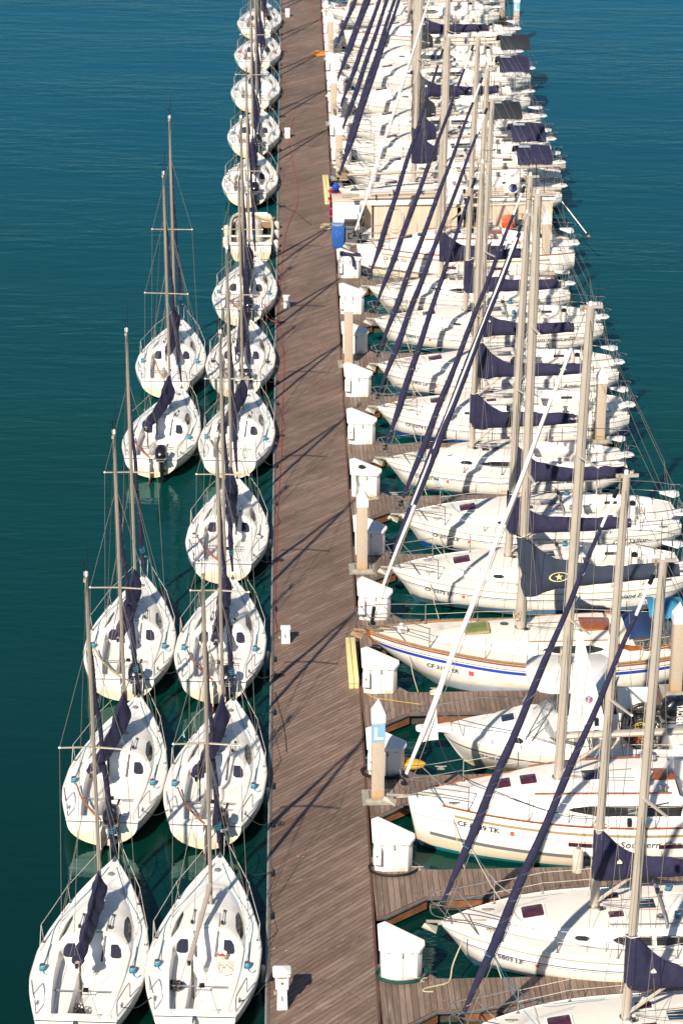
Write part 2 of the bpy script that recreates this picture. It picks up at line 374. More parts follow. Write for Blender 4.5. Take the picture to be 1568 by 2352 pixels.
# ------------------------------------------------------------------ generic boat geometry; local x runs aft from the stem, y athwartships, z up from the waterline
class Boat:
    """b: half-beam, sh: sheer height, zk: lowest line of the section; c0: trunk/coaming outer half width, ct: trunk top half width, h: trunk height"""
    def __init__(s, **k): s.__dict__.update(k)
    def st(s, x):
        return mono(s.b, x), mono(s.sh, x), mono(s.zk, x)
    def g(s, x, t):
        n = s.n1 + (s.n0-s.n1)*(1-sstep(0, s.L*.62, x)); t = max(0, min(1, t))
        return max(0, (1-(1-t)**s.m))**n
    def hy(s, x, z):
        b, zs, zk = s.st(x)
        return b*s.g(x, (z-zk)/(zs-zk)) if z > zk else 0
    def xo(s, x, z):
        w = sstep(s.L-1.6, s.L, x); return s.rake*(z-mono(s.sh, x))*w
    def xs(s, n=34):
        a = [0, .04, .12, .25, .4, .6, .85, 1.15, 1.5]; k = 1.5; st = (s.L-1.5)/n
        return a + [k+st*(i+1) for i in range(n)]
    def hull(s, mb, bands, bot, white='hull_white', tr='hull_white'):
        """bands below the sheer: [(offset0, offset1, material)], bot: [(z, material)] from the bottom up"""
        zl = [z for z, m in bot]
        offs = sorted({o for a, b2, m in bands for o in (a, b2)}, reverse=True)
        rows = []; mats = []
        for x in s.xs():
            b, zs, zk = s.st(x)
            lev = [zk, zk+.03, zk+.10]; lev += [max(zk+.10, z) for z in zl]
            base = lev[-1]; topz = zs-offs[0] if offs else zs
            for i in range(1, 7): lev.append(base+(max(topz, base)-base)*i/6)
            for o in offs[1:]: lev.append(max(base, zs-o))
            lev.append(zs)
            row = []
            for z in lev:
                z = min(z, zs); y = b*s.g(x, (z-zk)/(zs-zk)) if zs > zk+.01 else b
                row.append(Vector((x+s.xo(x, z), y, z)))
            rows.append(row)
        nl = len(rows[0]); tops = [z for z, m in bot]
        def colmat(i, j):
            if j < 2+len(zl):
                zm = min(rows[i][j+1].z, rows[i][j].z)+.004 if i < len(rows) else 0
                for z, m in bot:
                    if zm < z: return m
                return white
            k = j-(2+len(zl)); ni = 6
            if k < ni: return white
            o0 = offs[k-ni] if offs else 0
            for a, b2, m in bands:
                if abs(max(a, b2)-o0) < 1e-6: return m
            return white
        mb.grid(rows, white, cols=colmat)
        mb.grid([[Vector((p.x, -p.y, p.z)) for p in r] for r in rows], white, flip=True, cols=colmat)
        last = rows[-1]
        poly = last + [Vector((p.x, -p.y, p.z)) for p in reversed(last)]
        cm = sum((p for p in poly), Vector())/len(poly); cc = Vector((cm.x, 0, cm.z))
        k = len(last); tr_rows = [last, [Vector((p.x, 0, p.z)) for p in last]]
        mb.grid(tr_rows, tr, cols=lambda i, j: colmat(i, j) if tr is None else (colmat(i, j) if j-2 < len(zl) else tr))
        mb.grid([[Vector((p.x, -p.y, p.z)) for p in r] for r in tr_rows], tr, flip=True, cols=lambda i, j: (colmat(i, j) if j-2 < len(zl) else (tr or white)))
        s.last = last
    def sec(s, x):
        b, zs, _ = s.st(x); e = min(.03, b*.3)
        c0 = min(mono(s.c0, x), b-.05 if b > .1 else b*.6)
        zd = lambda y: zs+.025+s.camber*(1-(abs(y)/max(b, .05))**2)*min(1, b)
        h = mono(s.h, x); ct = min(mono(s.ct, x), c0*.95)
        k = sstep(s.bh0, s.bh1, x) if x > s.bh0 else 0          # bulkhead slope: cabin -> cockpit
        out = [(b, zs), (b-e, zs+.025+e*.3), (c0, zd(c0))]
        top = zd(0)+h
        A = [(c0-(c0-ct)*.45, zd(c0)+h*.62), (ct, top-.045*min(1, h*6)), (ct*.75, top-.02*min(1, h*6)), (ct*.5, top), (ct*.25, top+.01), (0, top+.012)]
        cin = c0-s.cw; fw = s.fw if x > s.fw0 else 0.02+s.fw
        zf = s.zf if x > s.fw0 else s.zseat
        zt = zd(c0)+mono(s.ch, x)
        B = [(c0-.02, zt-.02), (cin, zt), (cin-.04, zs+s.zseat), (min(fw, cin-.08)+.0, zs+s.zseat), (min(fw, cin-.08)-.02, zs+zf), (0, zs+zf)]
        if x >= s.ck1: # after deck
            B = [(c0-.02, zd(c0)+.0), (cin, zd(cin)), (cin*.75, zd(cin*.75)), (cin*.5, zd(cin*.5)), (cin*.25, zd(0)), (0, zd(0))]
            return out + B
        if x <= s.bh0: return out+A
        if x >= s.bh1: return out+B
        return out + [((1-k)*a[0]+k*c[0], (1-k)*a[1]+k*c[1]) for a, c in zip(A, B)]
    def dz(s, x, y):
        p = s.sec(x); y = abs(y)
        for i in range(len(p)-1):
            if p[i+1][0] <= y <= p[i][0]:
                w = (p[i][0]-y)/max(1e-6, p[i][0]-p[i+1][0]); return p[i][1]+(p[i+1][1]-p[i][1])*w
        return p[-1][1]
    def deck(s, mb, mat='gelcoat', top='nonskid', seat=None, side=None):
        e = 1e-4; xs = sorted(set(s.xs(44) + [s.bh0, s.bh1, s.bh0+(s.bh1-s.bh0)*.5, s.fw0, s.fw0+e, s.ck1-e, s.ck1, s.tr0, s.tr1]))
        rows = [[Vector((x+s.xo(x, z), y, z)) for y, z in s.sec(x)] for x in xs]
        def cm(i, j):
            x = xs[i]
            if j == 0: return mat
            if j == 1: return side or top
            if j in (2, 3): return mat
            if x < s.bh0: return top if x > s.tr0 else (side or top)
            if s.bh1 <= x < s.ck1 and j in (5,) : return seat or top
            if s.bh1 <= x < s.ck1 and j == 7: return seat or top
            return mat
        mb.grid(rows, mat, flip=True, cols=cm)
        mb.grid([[Vector((p.x, -p.y, p.z)) for p in r] for r in rows], mat, cols=cm)
    def patch(s, mb, x0, x1, ta, tb, mat, off=.006, side=-1, n=14, tip0=False, tip1=False):
        """tinted window lying on the side of the cabin trunk; ta..tb = fraction up the trunk side"""
        rows = []
        for i in range(n+1):
            w = i/n; x = x0+(x1-x0)*w; p = s.sec(x); a, m_, c = Vector(p[2]), Vector(p[3]), Vector(p[4])
            f = 1
            if tip0: f *= min(1, (w*4)**.6) if w < .25 else 1
            if tip1: f *= min(1, ((1-w)*4)**.6) if w > .75 else 1
            mid = (ta+tb)/2; lo = mid-(mid-ta)*f; hi = mid+(tb-mid)*f
            def q(t):
                r = a.lerp(m_, t/.6) if t < .6 else m_.lerp(c, (t-.6)/.4)
                d = (m_-a) if t < .6 else (c-m_); nn = Vector((d.y, -d.x)); nn.normalize()
                if nn.x < 0: nn = -nn
                r = r+nn*off; return Vector((x, r.x*(-side)*-1 if side > 0 else -r.x, r.y))
            rows.append([q(lo+(hi-lo)*j/4) for j in range(5)])
        mb.grid(rows, mat, flip=(side < 0))
    def htext(s, mb, txt, x, below, size, mat, shear=0, side=-1, xs=1.0, bold=0, off=.022, z0=None):
        vs, fs = text_tris(txt, size, shear, bold, xs); out = []
        for u, v in vs:
            X = x+u; z = (mono(s.sh, X)-below if z0 is None else z0)+v
            out.append(Vector((X+s.xo(X, z), side*(s.hy(X, z)+off), z)))
        mb.add(out, fs, mat)
def arc(c, r, a0, a1, n, z=0, sy=1):
    return [Vector((c[0]+r*math.cos(R(a0+(a1-a0)*i/n)), c[1]+sy*r*math.sin(R(a0+(a1-a0)*i/n)), z)) for i in range(n+1)]
def smoothline(pts, n=6):
    pts = [Vector(p) for p in pts]; out = []
    for i in range(len(pts)-1):
        p0 = pts[max(0, i-1)]; p1 = pts[i]; p2 = pts[i+1]; p3 = pts[min(len(pts)-1, i+2)]
        for k in range(n):
            t = k/n; out.append(.5*((2*p1)+(p2-p0)*t+(2*p0-5*p1+4*p2-p3)*t*t+(3*p1-p0-3*p2+p3)*t**3))
    out.append(pts[-1]); return out
def rope_heap(mb, c, r, mat, turns=9, rr=.011, h=.08, seed=1, n=5, sq=1.0):
    rg = random.Random(seed); pts = []
    for i in range(turns*12):
        a = i*2*math.pi/12; q = r*(.55+.45*math.sin(i*.37+seed)*rg.uniform(.6, 1))
        pts.append(Vector((c[0]+q*math.cos(a)+rg.uniform(-.02, .02), c[1]+sq*q*math.sin(a)+rg.uniform(-.02, .02), c[2]+rr+h*i/(turns*12)*rg.uniform(.3, 1))))
    mb.tube(pts, rr, mat, n=n)
def winch(b, r=.07, h=.15, rope=None):
    b.lathe([(r*1.15, 0), (r*1.15, h*.2), (r*.75, h*.3), (r*.68, h*.75), (r*.95, h*.85), (r*.95, h), (r*.4, h*1.02)], 'stainless', n=12)
    if rope: b.lathe([(r*.78, h*.3), (r*.98, h*.4), (r*.95, h*.65), (r*.7, h*.76)], rope, n=12, cap=False)
def sail_cover(b, L, hm, w=.17, seed=0, droop=.25, mat='navy_canvas', lowm=.25, fwd=.16, wr=1.0, endh=.24, ship=.55):
    """fabric cover: x from the mast aft along the boom (z=0 = boom axis)"""
    rows = []; nst = 44; rg = random.Random(seed); ns = 20
    for i in range(nst+1):
        t = i/nst; x = -fwd+(L+fwd)*t; xa = max(0, x)
        top = endh+(hm-endh)*math.exp(-(xa/ship)**1.15)+.05*math.sin(x*3.1+seed)*(1-t)
        bot = -lowm*(1 if x < .35 else .55+.45*math.exp(-(x-.35)*3)) - droop*.35*math.sin(math.pi*min(1, t))
        if t > .97: top = bot+(top-bot)*.8
        cz = (top+bot)/2; hz = (top-bot)/2; ww = w*(1.0 if x > .3 else 1.0)*(1-.25*t)
        if i == 0: ww *= .35
        if i == 1: ww *= .8
        row = []
        for j in range(ns):
            a = 2*math.pi*j/ns; zz = math.sin(a); sh = max(.12, (1-max(0, (zz+.2))*.72))
            yy = ww*math.cos(a)*(sh if hz > ww else 1)
            if x < .34 and i > 0 and hm > .8: yy = ww*math.copysign(abs(math.cos(a))**.45, math.cos(a))*.95
            p = Vector((x, yy, cz+hz*zz))
            nz = noise.noise(Vector((x*2.2+seed*7, p.z*1.6+a*.3, seed)))*.05+noise.noise(Vector((x*6+p.z*5+seed, a*1.1, 3+seed)))*.028
            fold = .022*math.sin(x*11+p.z*7+seed)*(1 if x < .6 else .6)
            p.y += (nz+fold)*wr*(1 if math.cos(a) > 0 else -1); p.z += nz*.7*wr
            row.append(p)
        rows.append(row)
    b.grid(rows, mat, closed=True); b.add(rows[0], [tuple(range(ns))], mat); b.add(rows[-1], [tuple(range(ns))[::-1]], mat)
def furled(b, p0, p1, mat, r0=.045, rm=.085, r1=.035, start=.03, end=.93, seed=0, nn=60):
    if rm >= .1: rm *= 1.0; r1 *= 1.2; r0 *= 1.1
    p0, p1 = Vector(p0), Vector(p1); pts = []; rs = []; d = p1-p0
    for i in range(nn+1):
        t = start+(end-start)*i/nn; s = (t-start)/(end-start)
        r = (r0+(rm-r0)*sstep(0, .16, s)) if s < .3 else rm+(r1-rm)*((s-.3)/.7)
        r *= 1+.10*noise.noise(Vector((t*38, seed, 0)))
        if abs(s-.2) < .012: r *= 1.15
        pts.append(p0+d*t+Vector((.012*math.sin(t*25+seed), .012*math.cos(t*21), 0))); rs.append(r)
    b.tube(pts, rs, mat, n=10)
def spiral(b, p0, p1, mat, r0=.045, rm=.085, r1=.035, start=.03, end=.93, turns=30, rr=.007, bulge=1.08):
    if mat == 'white_line': rr = .0032; bulge = 1.01; mat = 'wire'
    if rm >= .1: rm *= 1.0; r1 *= 1.2; r0 *= 1.1
    p0, p1 = Vector(p0), Vector(p1); d = (p1-p0); dn = d.normalized(); s1 = dn.cross(Vector((0,1,0))).normalized(); s2 = dn.cross(s1); pts = []
    N_ = turns*8
    for i in range(N_+1):
        s = i/N_; t = start+(end-start)*s; r = (r0+(rm-r0)*sstep(0, .16, s)) if s < .3 else rm+(r1-rm)*((s-.3)/.7)
        a = 2*math.pi*turns*(s+.012*math.sin(s*40)); pts.append(p0+d*t+(s1*math.cos(a)+s2*math.sin(a))*r*bulge)
    b.tube(pts, rr, mat, n=4)
def ladder_line(b, pts, r, mat, n=4, sag=0):
    out = []
    for i in range(len(pts)-1):
        a, c = Vector(pts[i]), Vector(pts[i+1]); k = 6 if sag else 1
        for j in range(k):
            t = j/k; p = a.lerp(c, t); p.z -= sag*4*t*(1-t)*(c-a).length*.1; out.append(p)
    out.append(Vector(pts[-1])); b.tube(out, r, mat, n=n)
def hatch(parent, key, x, y, z, sx, sy, glass='purple_glass', tilt=0, frame='white_paint', rz=0):
    h = part('hatch', ('hg', sx, sy, glass), lambda b: b.prism([(sx/2*a*(1 if abs(a) < 2 else 1), sy/2*c) for a, c in ((-.86,-1),(.86,-1),(1,-.86),(1,.86),(.86,1),(-.86,1),(-1,.86),(-1,-.86))], 0, .035, glass), parent, (x, y, z+.012), (0, tilt, rz), bevel=.006)
    def fr(b):
        o = [(-.86,-1),(.86,-1),(1,-.86),(1,.86),(.86,1),(-.86,1),(-1,.86),(-1,-.86)]
        lo = [Vector((a*(sx/2+.05), c*(sy/2+.05), -.03)) for a, c in o]; hi = [Vector((a*(sx/2+.045), c*(sy/2+.045), .018)) for a, c in o]; inn = [Vector((a*(sx/2-.005), c*(sy/2-.005), .022)) for a, c in o]
        b.grid([lo, hi, inn], frame, closed=True)
    part('hatch_frame', ('hf', sx, sy, frame), fr, h)
    return h
def mast_parts(root, key, x, zb, zt, rake, rx, ry, mat, spr, sprz_half, chain_x, chain_y, chain_z, fore, back, hounds=None, sweep=.25, vane=True, vhf=True, steps=None):
    """mast with spreaders, masthead gear and standing rigging"""
    top = Vector((x+rake, 0, zt)); base = Vector((x, 0, zb))
    def M(b):
        n = 12; rows = []
        for i in range(13):
            t = i/12; p = base.lerp(top, t); k = 1 if t < .8 else 1-.25*(t-.8)/.2
            rows.append([p+Vector((rx*k*math.cos(2*math.pi*j/n), ry*k*math.sin(2*math.pi*j/n), 0)) for j in range(n)])
        b.grid(rows, mat, closed=True); b.add(rows[-1], [tuple(range(n))], mat)
        b.tube([base+Vector((rx+.006, 0, .3)), top+Vector((rx*.75+.004, 0, -.05))], .012, 'engine_grey', n=4)
        b.tube([base+Vector((0, 0, -.01)), base+Vector((0, 0, .06))], max(rx, ry)*1.35, 'stainless', n=12)
    m = part('mast', key+('mast',), M, root)
    def H(b):
        b.box(top+Vector((.02, 0, .02)), (rx*2+.30, .06, .07), mat)
        b.lathe([(.05, 0), (.05, .09), (.02, .11)], 'white_paint', top+Vector((0, 0, .05)), n=8)
        b.box(top+Vector((-rx-.05, 0, -.02)), (.05, .07, .14), 'chain_rust')
    part('masthead', key+('mh',), H, m)
    if vane:
        def VN(b):
            a = top+Vector((.17, 0, .05)); b.tube([a, a+Vector((0, 0, .42))], .008, 'black', n=4)
            b.tube([a+Vector((-.2, .05, .42)), a+Vector((.22, -.06, .42))], .008, 'black', n=4)
            b.add([a+Vector((.12, -.03, .42)), a+Vector((.25, -.065, .42)), a+Vector((.25, -.065, .50))], [(0, 1, 2), (2, 1, 0)], 'black')
            b.tube([a+Vector((-.02, -.17, .36)), a+Vector((0, 0, .38)), a+Vector((-.02, .17, .36))], .005, 'black', n=3)
        part('wind_vane', key+('vn',), VN, m)
    if vhf:
        part('antenna', key+('vhf',), lambda b: b.tube([top+Vector((-.05, .04, .05)), top+Vector((-.05, .05, .95))], .006, 'black', n=4), m)
    for k, (sz, hl) in enumerate(zip(spr, sprz_half)):
        for sd in (-1, 1):
            t = (sz-zb)/(zt-zb); p = base.lerp(top, t)
            def SP(b, p=p, hl=hl, sd=sd):
                q = p+Vector((sweep*hl, sd*hl, .05)); rows = []
                for w in (0, .5, 1):
                    c = (p+Vector((0, sd*ry*.9, 0))).lerp(q, w); ww = (.07-.03*w)*(.65 if hl < .8 else 1)
                    rows.append([c+Vector((ww*math.cos(a), 0, .018*math.sin(a))) for a in [2*math.pi*i/8 for i in range(8)]])
                b.grid(rows, mat, closed=True); b.add(rows[-1], [tuple(range(8))], mat)
                b.lathe([(.02, 0), (.035, .02), (.02, .05)], 'white_paint', q+Vector((0, 0, -.02)), n=6)
            part('spreader', key+('sp', k, sd), SP, m)
    hz = hounds or zt-.1
    def pt(z): return base.lerp(top, (z-zb)/(zt-zb))
    for sd in (-1, 1):
        def SH(b, sd=sd):
            c = Vector((chain_x, sd*chain_y, chain_z)); line = [c]
            for sz, hl in zip(spr, sprz_half): line.append(pt(sz)+Vector((sweep*hl, sd*hl, .05)))
            line.append(pt(hz)); ladder_line(b, line, .0065, 'wire', n=4)
            b.tube([c, c+(line[1]-c).normalized()*.32], .014, 'stainless', n=5)
            ladder_line(b, [c+Vector((-.45, 0, .01)), pt(spr[0]-.15)], .006, 'wire', n=4)
            ladder_line(b, [c+Vector((.45, 0, .0)), pt(spr[0]-.15)], .006, 'wire', n=4)
        part('shroud', key+('sh', sd), SH, root)
    if back:
        part('backstay', key+('bs',), lambda b: [ladder_line(b, [pt(zt-.02), Vector((back[0]-.3, 0, back[2]+1.9)), Vector((back[0], s_*back[1], back[2]))], .006, 'wire', n=4) for s_ in (-1, 1)], root)
    def HL(b):
        ladder_line(b, [Vector((x-rx-.03, .03, zb+.3)), pt(zt-.1)+Vector((-rx-.02, 0, 0))], .0055, 'white_line', n=4)
        ladder_line(b, [Vector((x+.05, -ry-.05, zb+.3)), pt(zt-.3)+Vector((0, -ry, 0))], .005, 'wire', n=4)
    part('halyard', key+('hl',), HL, m)
    return m, pt
# ------------------------------------------------------------------ small racing sloops of the left-hand rows
SL = Boat(L=6.95, m=2.3, n0=.95, n1=.62, rake=0, camber=.05,
  b=[(0,.03),(.5,.27),(1,.50),(1.5,.70),(2,.88),(2.6,1.05),(3.3,1.22),(4.2,1.34),(5,1.345),(5.7,1.26),(6.3,1.12),(6.95,.93)],
  sh=[(0,.98),(2,.86),(4,.78),(6.95,.76)], zk=[(0,.93),(.15,.7),(.6,.15),(1.0,-.08),(2.5,-.35),(4.5,-.38),(6,-.15),(6.95,.06)],
  c0=[(0,.02),(1.2,.14),(1.5,.30),(2,.55),(2.6,.74),(3.3,.88),(4.0,.94),(5,.93),(6,.85),(6.95,.74)],
  ct=[(0,.01),(1.2,.10),(1.5,.20),(2,.36),(2.6,.45),(3.3,.51),(4,.55),(5,.5)],
  h=[(0,0),(1.35,.0),(1.6,.07),(2.2,.15),(3.2,.27),(3.9,.33),(4.3,.33)], ch=[(3.8,.06),(4.4,.09),(6.95,.03)],
  bh0=3.82, bh1=4.28, fw0=4.62, fw=.28, zf=-.52, zseat=-.19, cw=.17, ck1=6.72, tr0=1.45, tr1=1.6)
def outboard(parent, loc, key, tilt=0, rz=0, s=1.0, cowl='engine_black'):
    M = part('outboard_motor', ('obm', key), lambda b: (
        b.tube([(0,0,.05),(.02,0,-.25),(.02,0,-.72)], [.075,.06,.045], 'engine_grey' if key == 'g' else 'engine_black', n=8),
        b.box((.02,0,-.68), (.34,.16,.02), 'engine_black'), b.lathe([(.02,-.12),(.055,-.05),(.055,.08),(.02,.15)], 'engine_black', (.05,0,-.82), n=10, M=Matrix.Rotation(R(90),3,'Y')),
        b.box((.02,0,-.95), (.16,.015,.22), 'engine_black'), b.box((-.12,0,-.12), (.16,.2,.26), 'engine_grey'), b.box((-.1,.0,.0), (.08,.26,.06), 'engine_black'),
        b.box((.0,.0,.09), (.36,.24,.08), 'engine_grey')),
        parent, loc, (0, tilt, rz), bevel=.012, scale=(s,s,s))
    def C(b):
        rows = []
        for z, a, w in ((.12,.19,.13),(.18,.23,.155),(.30,.245,.165),(.40,.22,.15),(.46,.15,.10),(.475,.05,.04)):
            rows.append([Vector((.03+a*math.copysign(abs(math.cos(t))**.6, math.cos(t)), w*math.copysign(abs(math.sin(t))**.6, math.sin(t)), z-(.05 if z > .3 and math.cos(t) > .5 else 0))) for t in [2*math.pi*i/16 for i in range(16)]])
        b.grid(rows, cowl, closed=True); b.add(rows[-1], [tuple(range(16))], cowl)
        b.box((.03,0,.175), (.49,.335,.018), 'engine_grey')
        b.box((-.1,0,.43), (.06,.1,.05), 'engine_grey')
    part('cowling', ('obc', cowl), C, M, bevel=0)
    part('tiller_handle', ('obt',), lambda b: b.tube([(-.15,.03,.18),(-.35,.05,.24),(-.62,.07,.27)], [.022,.02,.026], 'black_plastic', n=7), M)
    return M
def sloop(n, bow, yaw, label, group, boom=0, cover=True, coverseed=1, motor=None, tiller='varnish', till=-.9, ropes='blue_rope', pockets=True, coil=None, furl='navy_canvas', jibtop=8.35, covL=2.75, vane=True, motor_y=.44, cov='full'):
    # local x aft -> world -Y: root rotated -90 deg
    r = thing('racing_sloop', label, 'sailboat', (bow[0], bow[1], 0), R(-90)-R(yaw), group)
    k = ('sloop',)
    part('hull', k+('hull',), lambda b: SL.hull(b, [(.05,.02,'grey_stripe')], [(.05,'grey_bottom')]), r)
    part('deck', k+('deck',), lambda b: SL.deck(b, 'gelcoat', 'gelcoat'), r)
    def sole(b):
        b.box((6.79,0,.795), (.13,1.62,.07), 'gelcoat'); b.box((6.93,0,.81), (.05,1.9,.055), 'gelcoat')
    part('transom_cap', k+('cap',), sole, r, bevel=.012)
    for sd in (-1, 1):
        part('cabin_window', k+('win', sd), lambda b: SL.patch(b, 2.75, 3.95, .22, .72, 'smoked_glass', side=sd, tip0=True, tip1=True), r)
        part('jib_track', k+('trk',), lambda b: b.box((0,0,.012), (.95,.03,.024), 'engine_grey'), r, (4.35, sd*1.05, SL.dz(4.35, 1.05)), (0, R(1), sd*R(3)))
        w = part('winch', k+('wn',), lambda b: winch(b, .075, .16), r, (4.95, sd*1.06, SL.dz(4.95, 1.06)))
        if ropes: part('winch_rope', k+('wr', ropes), lambda b: (b.lathe([(.062,.05),(.082,.065),(.08,.11),(.055,.125)], ropes, n=12, cap=False), b.tube(smoothline([(.06,0,.07),(.16,.05,.03),(.2,.14,.01),(.1,.2,.01)]), .011, ropes, n=4)), w)
        part('halyard_rail', k+('rail',), lambda b: (b.tube([(0,0,.03),(.75,0,.05)], .012, 'stainless', n=5), b.box((.72,0,.03), (.09,.06,.06), 'black'), b.box((.05,0,.02), (.05,.05,.05), 'black')), r, (2.95, sd*.36, SL.dz(3.2, .36)), (0, R(-7), 0))
        if pockets:
            part('halyard_pocket', k+('pkt',), lambda b: b.prism([(-.16,-.13),(.13,-.13),(.17,-.08),(.17,.08),(.13,.13),(-.16,.13)], 0, .06, 'navy_pocket'), r, (4.10, sd*.56, SL.dz(4.07, .56)+.005), (0, R(42), 0), bevel=.015)
        part('companionway_slide', k+('csl',), lambda b: b.box((0,0,0), (.62,.045,.03), 'black_plastic'), r, (4.10, sd*.26, (SL.dz(3.83, .2)+SL.dz(4.28, .2))/2+.03), (0, math.atan2(SL.dz(3.83, .2)-SL.dz(4.28, .2), .45), sd*R(-9)))
        # stern rail
        part('stern_rail', k+('sr', sd), lambda b: b.tube(smoothline([(5.95,sd*1.12,.80),(5.97,sd*1.13,1.18),(6.15,sd*1.10,1.26),(6.55,sd*1.0,1.24),(6.72,sd*.94,1.16),(6.74,sd*.93,.80)], 5), .014, 'stainless', n=6), r)
        for i, (sx, sy) in enumerate(((2.05, .84), (3.75, 1.22))):
            part('stanchion', k+('stn',), lambda b: (b.tube([(0,0,0),(0,0,.52)], .013, 'stainless', n=6), b.box((0,0,.01), (.09,.07,.025), 'stainless')), r, (sx, sd*sy, SL.dz(sx, sy)-.01), (R(-6)*sd, 0, 0))
        part('lifeline', k+('ll', sd), lambda b: ladder_line(b, [(.35,sd*.24,1.50),(2.05,sd*.88,1.38),(3.75,sd*1.27,1.31),(4.15,sd*1.26,.83)], .008, 'white_line', sag=.05), r)
        if ropes: part('jib_sheet', k+('js', sd, ropes), lambda b: b.tube(smoothline([(.5,sd*.1,SL.dz(.5,.1)+.02),(1.6,sd*.45,SL.dz(1.6,.45)+.02),(2.9,sd*1.0,SL.dz(2.9,1.0)+.012),(3.9,sd*1.05,.85),(4.9,sd*1.03,.93)]), .009, ropes, n=4), r)
    part('bow_rail', k+('bowrail',), lambda b: (b.tube(smoothline([(.75,-.36,.95),(.45,-.27,1.48),(-.05,-.13,1.55),(-.14,0,1.56),(-.05,.13,1.55),(.45,.27,1.48),(.75,.36,.95)], 5), .014, 'stainless', n=6),
                                                 b.tube([(.12,-.1,.98),(.05,-.12,1.54)], .013, 'stainless', n=5), b.tube([(.12,.1,.98),(.05,.12,1.54)], .013, 'stainless', n=5)), r)
    part('bow_fitting', k+('bf',), lambda b: (b.box((.14,0,1.0), (.22,.10,.03), 'stainless'), b.tube([(.1,0,1.0),(.1,0,1.1)], .02, 'stainless', n=6)), r)
    part('deck_vent', k+('dv',), lambda b: b.lathe([(.08,0),(.08,.03),(.03,.045)], 'engine_grey', n=12), r, (.82, 0, SL.dz(.82, 0)))
    part('foredeck_hatch', k+('fh',), lambda b: b.prism([(-.22,-.16),(.22,-.22),(.22,.22),(-.22,.16)], 0, .035, 'gelcoat'), r, (2.02, 0, SL.dz(2.02, 0)-.005), (0, R(-6), 0), bevel=.01)
    part('sliding_hatch', k+('slh',), lambda b: b.prism([(-.35,-.27),(.35,-.29),(.35,.29),(-.35,.27)], 0, .04, 'gelcoat'), r, (3.45, 0, SL.dz(3.45, 0)-.012), (0, R(-6), 0), bevel=.012)
    part('traveller', k+('trv',), lambda b: (b.tube([(5.62,-.72,.72),(5.62,.72,.72)], .018, 'engine_grey', n=6), b.box((5.62,.05,.75), (.1,.12,.07), 'black'), b.tube([(5.62,-.75,.70),(5.5,-.85,.8)], .007, 'white_line', n=4), b.tube([(5.62,.75,.70),(5.5,.85,.8)], .007, 'white_line', n=4)), r)
    part('rudder', k+('rud',), lambda b: (b.prism([(6.98,-.022),(7.32,-.012),(7.32,.012),(6.98,.022)], .16, .70, 'hull_white'), b.prism([(6.98,-.022),(7.36,-.012),(7.36,.012),(6.98,.022)], -.6, .159, 'red_bottom'), b.box((7.04,0,.76), (.22,.07,.12), 'stainless')), r)
    if tiller:
        part('tiller', k+('til', tiller, till), lambda b: b.tube(smoothline([(6.95,-.02,.82),(6.6,till*.35,.90),(6.1,till*.72,.97),(5.5,till,1.08)], 5), [.034]*6+[.03]*5+[.022]*5, tiller, n=7), r)
    for nm, f in (('stern_cleat', (6.55, 1)),):
        for sd in (-1, 1): part('cleat', ('cleat_s',), lambda b: (b.tube([(-.1,0,.05),(.1,0,.05)], .013, 'stainless', n=5), b.box((0,0,.025), (.06,.03,.05), 'stainless')), r, (6.35, sd*.97, SL.dz(6.35, .97)))
    mast_parts(r, k, 2.62, SL.dz(2.62, 0)-.02, 9.95, .12, .062, .048, 'aluminium_gold', [5.55], [.78], 2.9, .93, .84, None, (6.9, .55, .8), hounds=8.45, sweep=.22, vane=vane, vhf=vane)
    p0, p1 = (.1, 0, 1.05), (2.68, 0, 8.45)
    if furl:
        part('furled_jib', k+('jib', furl), lambda b: furled(b, p0, p1, furl, .035, .072, .032, .03, .96, 2), r)
        part('jib_cord', k+('jc',), lambda b: spiral(b, p0, p1, 'white_line', .035, .072, .032, .05, .95, 17, .005), r)
        if ropes: part('sheet_wrap', k+('sw', ropes), lambda b: spiral(b, p0, p1, ropes, .035, .072, .032, .12, .17, 5, .008, 1.15), r)
    else:
        part('forestay', k+('fs',), lambda b: b.tube([p0, p1], .008, 'wire', n=4), r)
    bz = 1.72
    bm = part('boom', k+('boom',), lambda b: (b.tube([(0,0,0),(2.85,0,-.02)], .045, 'aluminium', n=8, flat=1.4), b.box((2.87,0,-.02), (.05,.07,.11), 'black')), r, (2.72, 0, bz), (0, R(7 if cover else 8), R(boom)))
    if cover:
        c = part('sail_cover', k+('cov', coverseed, cov), lambda b: sail_cover(b, covL, .72 if cov == 'full' else .45, .225 if cov == 'full' else .19, coverseed, droop=.5, lowm=.2, fwd=.12, wr=1.0, endh=.20, ship=.7), bm, (-.02, 0, 0))
        part('boom_lashing', k+('lash',), lambda b: b.tube([(2.5,-.04,.16),(2.62,0,.2),(2.7,.03,.05),(2.6,0,-.1),(2.5,-.03,.05)], .018, 'black', n=5), bm)
    part('mainsheet', k+('ms',), lambda b: (ladder_line(b, [(2.55,0,-.05),(2.85,.02,-1.12)], .012, 'dark_rope'), ladder_line(b, [(2.58,.03,-.05),(2.92,.07,-1.12)], .012, 'dark_rope')), bm)
    if motor is not None:
        outboard(r, (7.22, motor_y, .80), 's' if motor != 'tilt' else 'g', R(-55) if motor == 'tilt' else 0, 0, 1.3)
        part('motor_bracket', k+('mb',), lambda b: b.box((7.05,0,.5), (.12,.26,.26), 'black_plastic'), r, (0, motor_y, 0))
    return r
IN = 'racing sloops moored along the left edge of the dock'; OUTG = 'racing sloops in the outer row on the left'
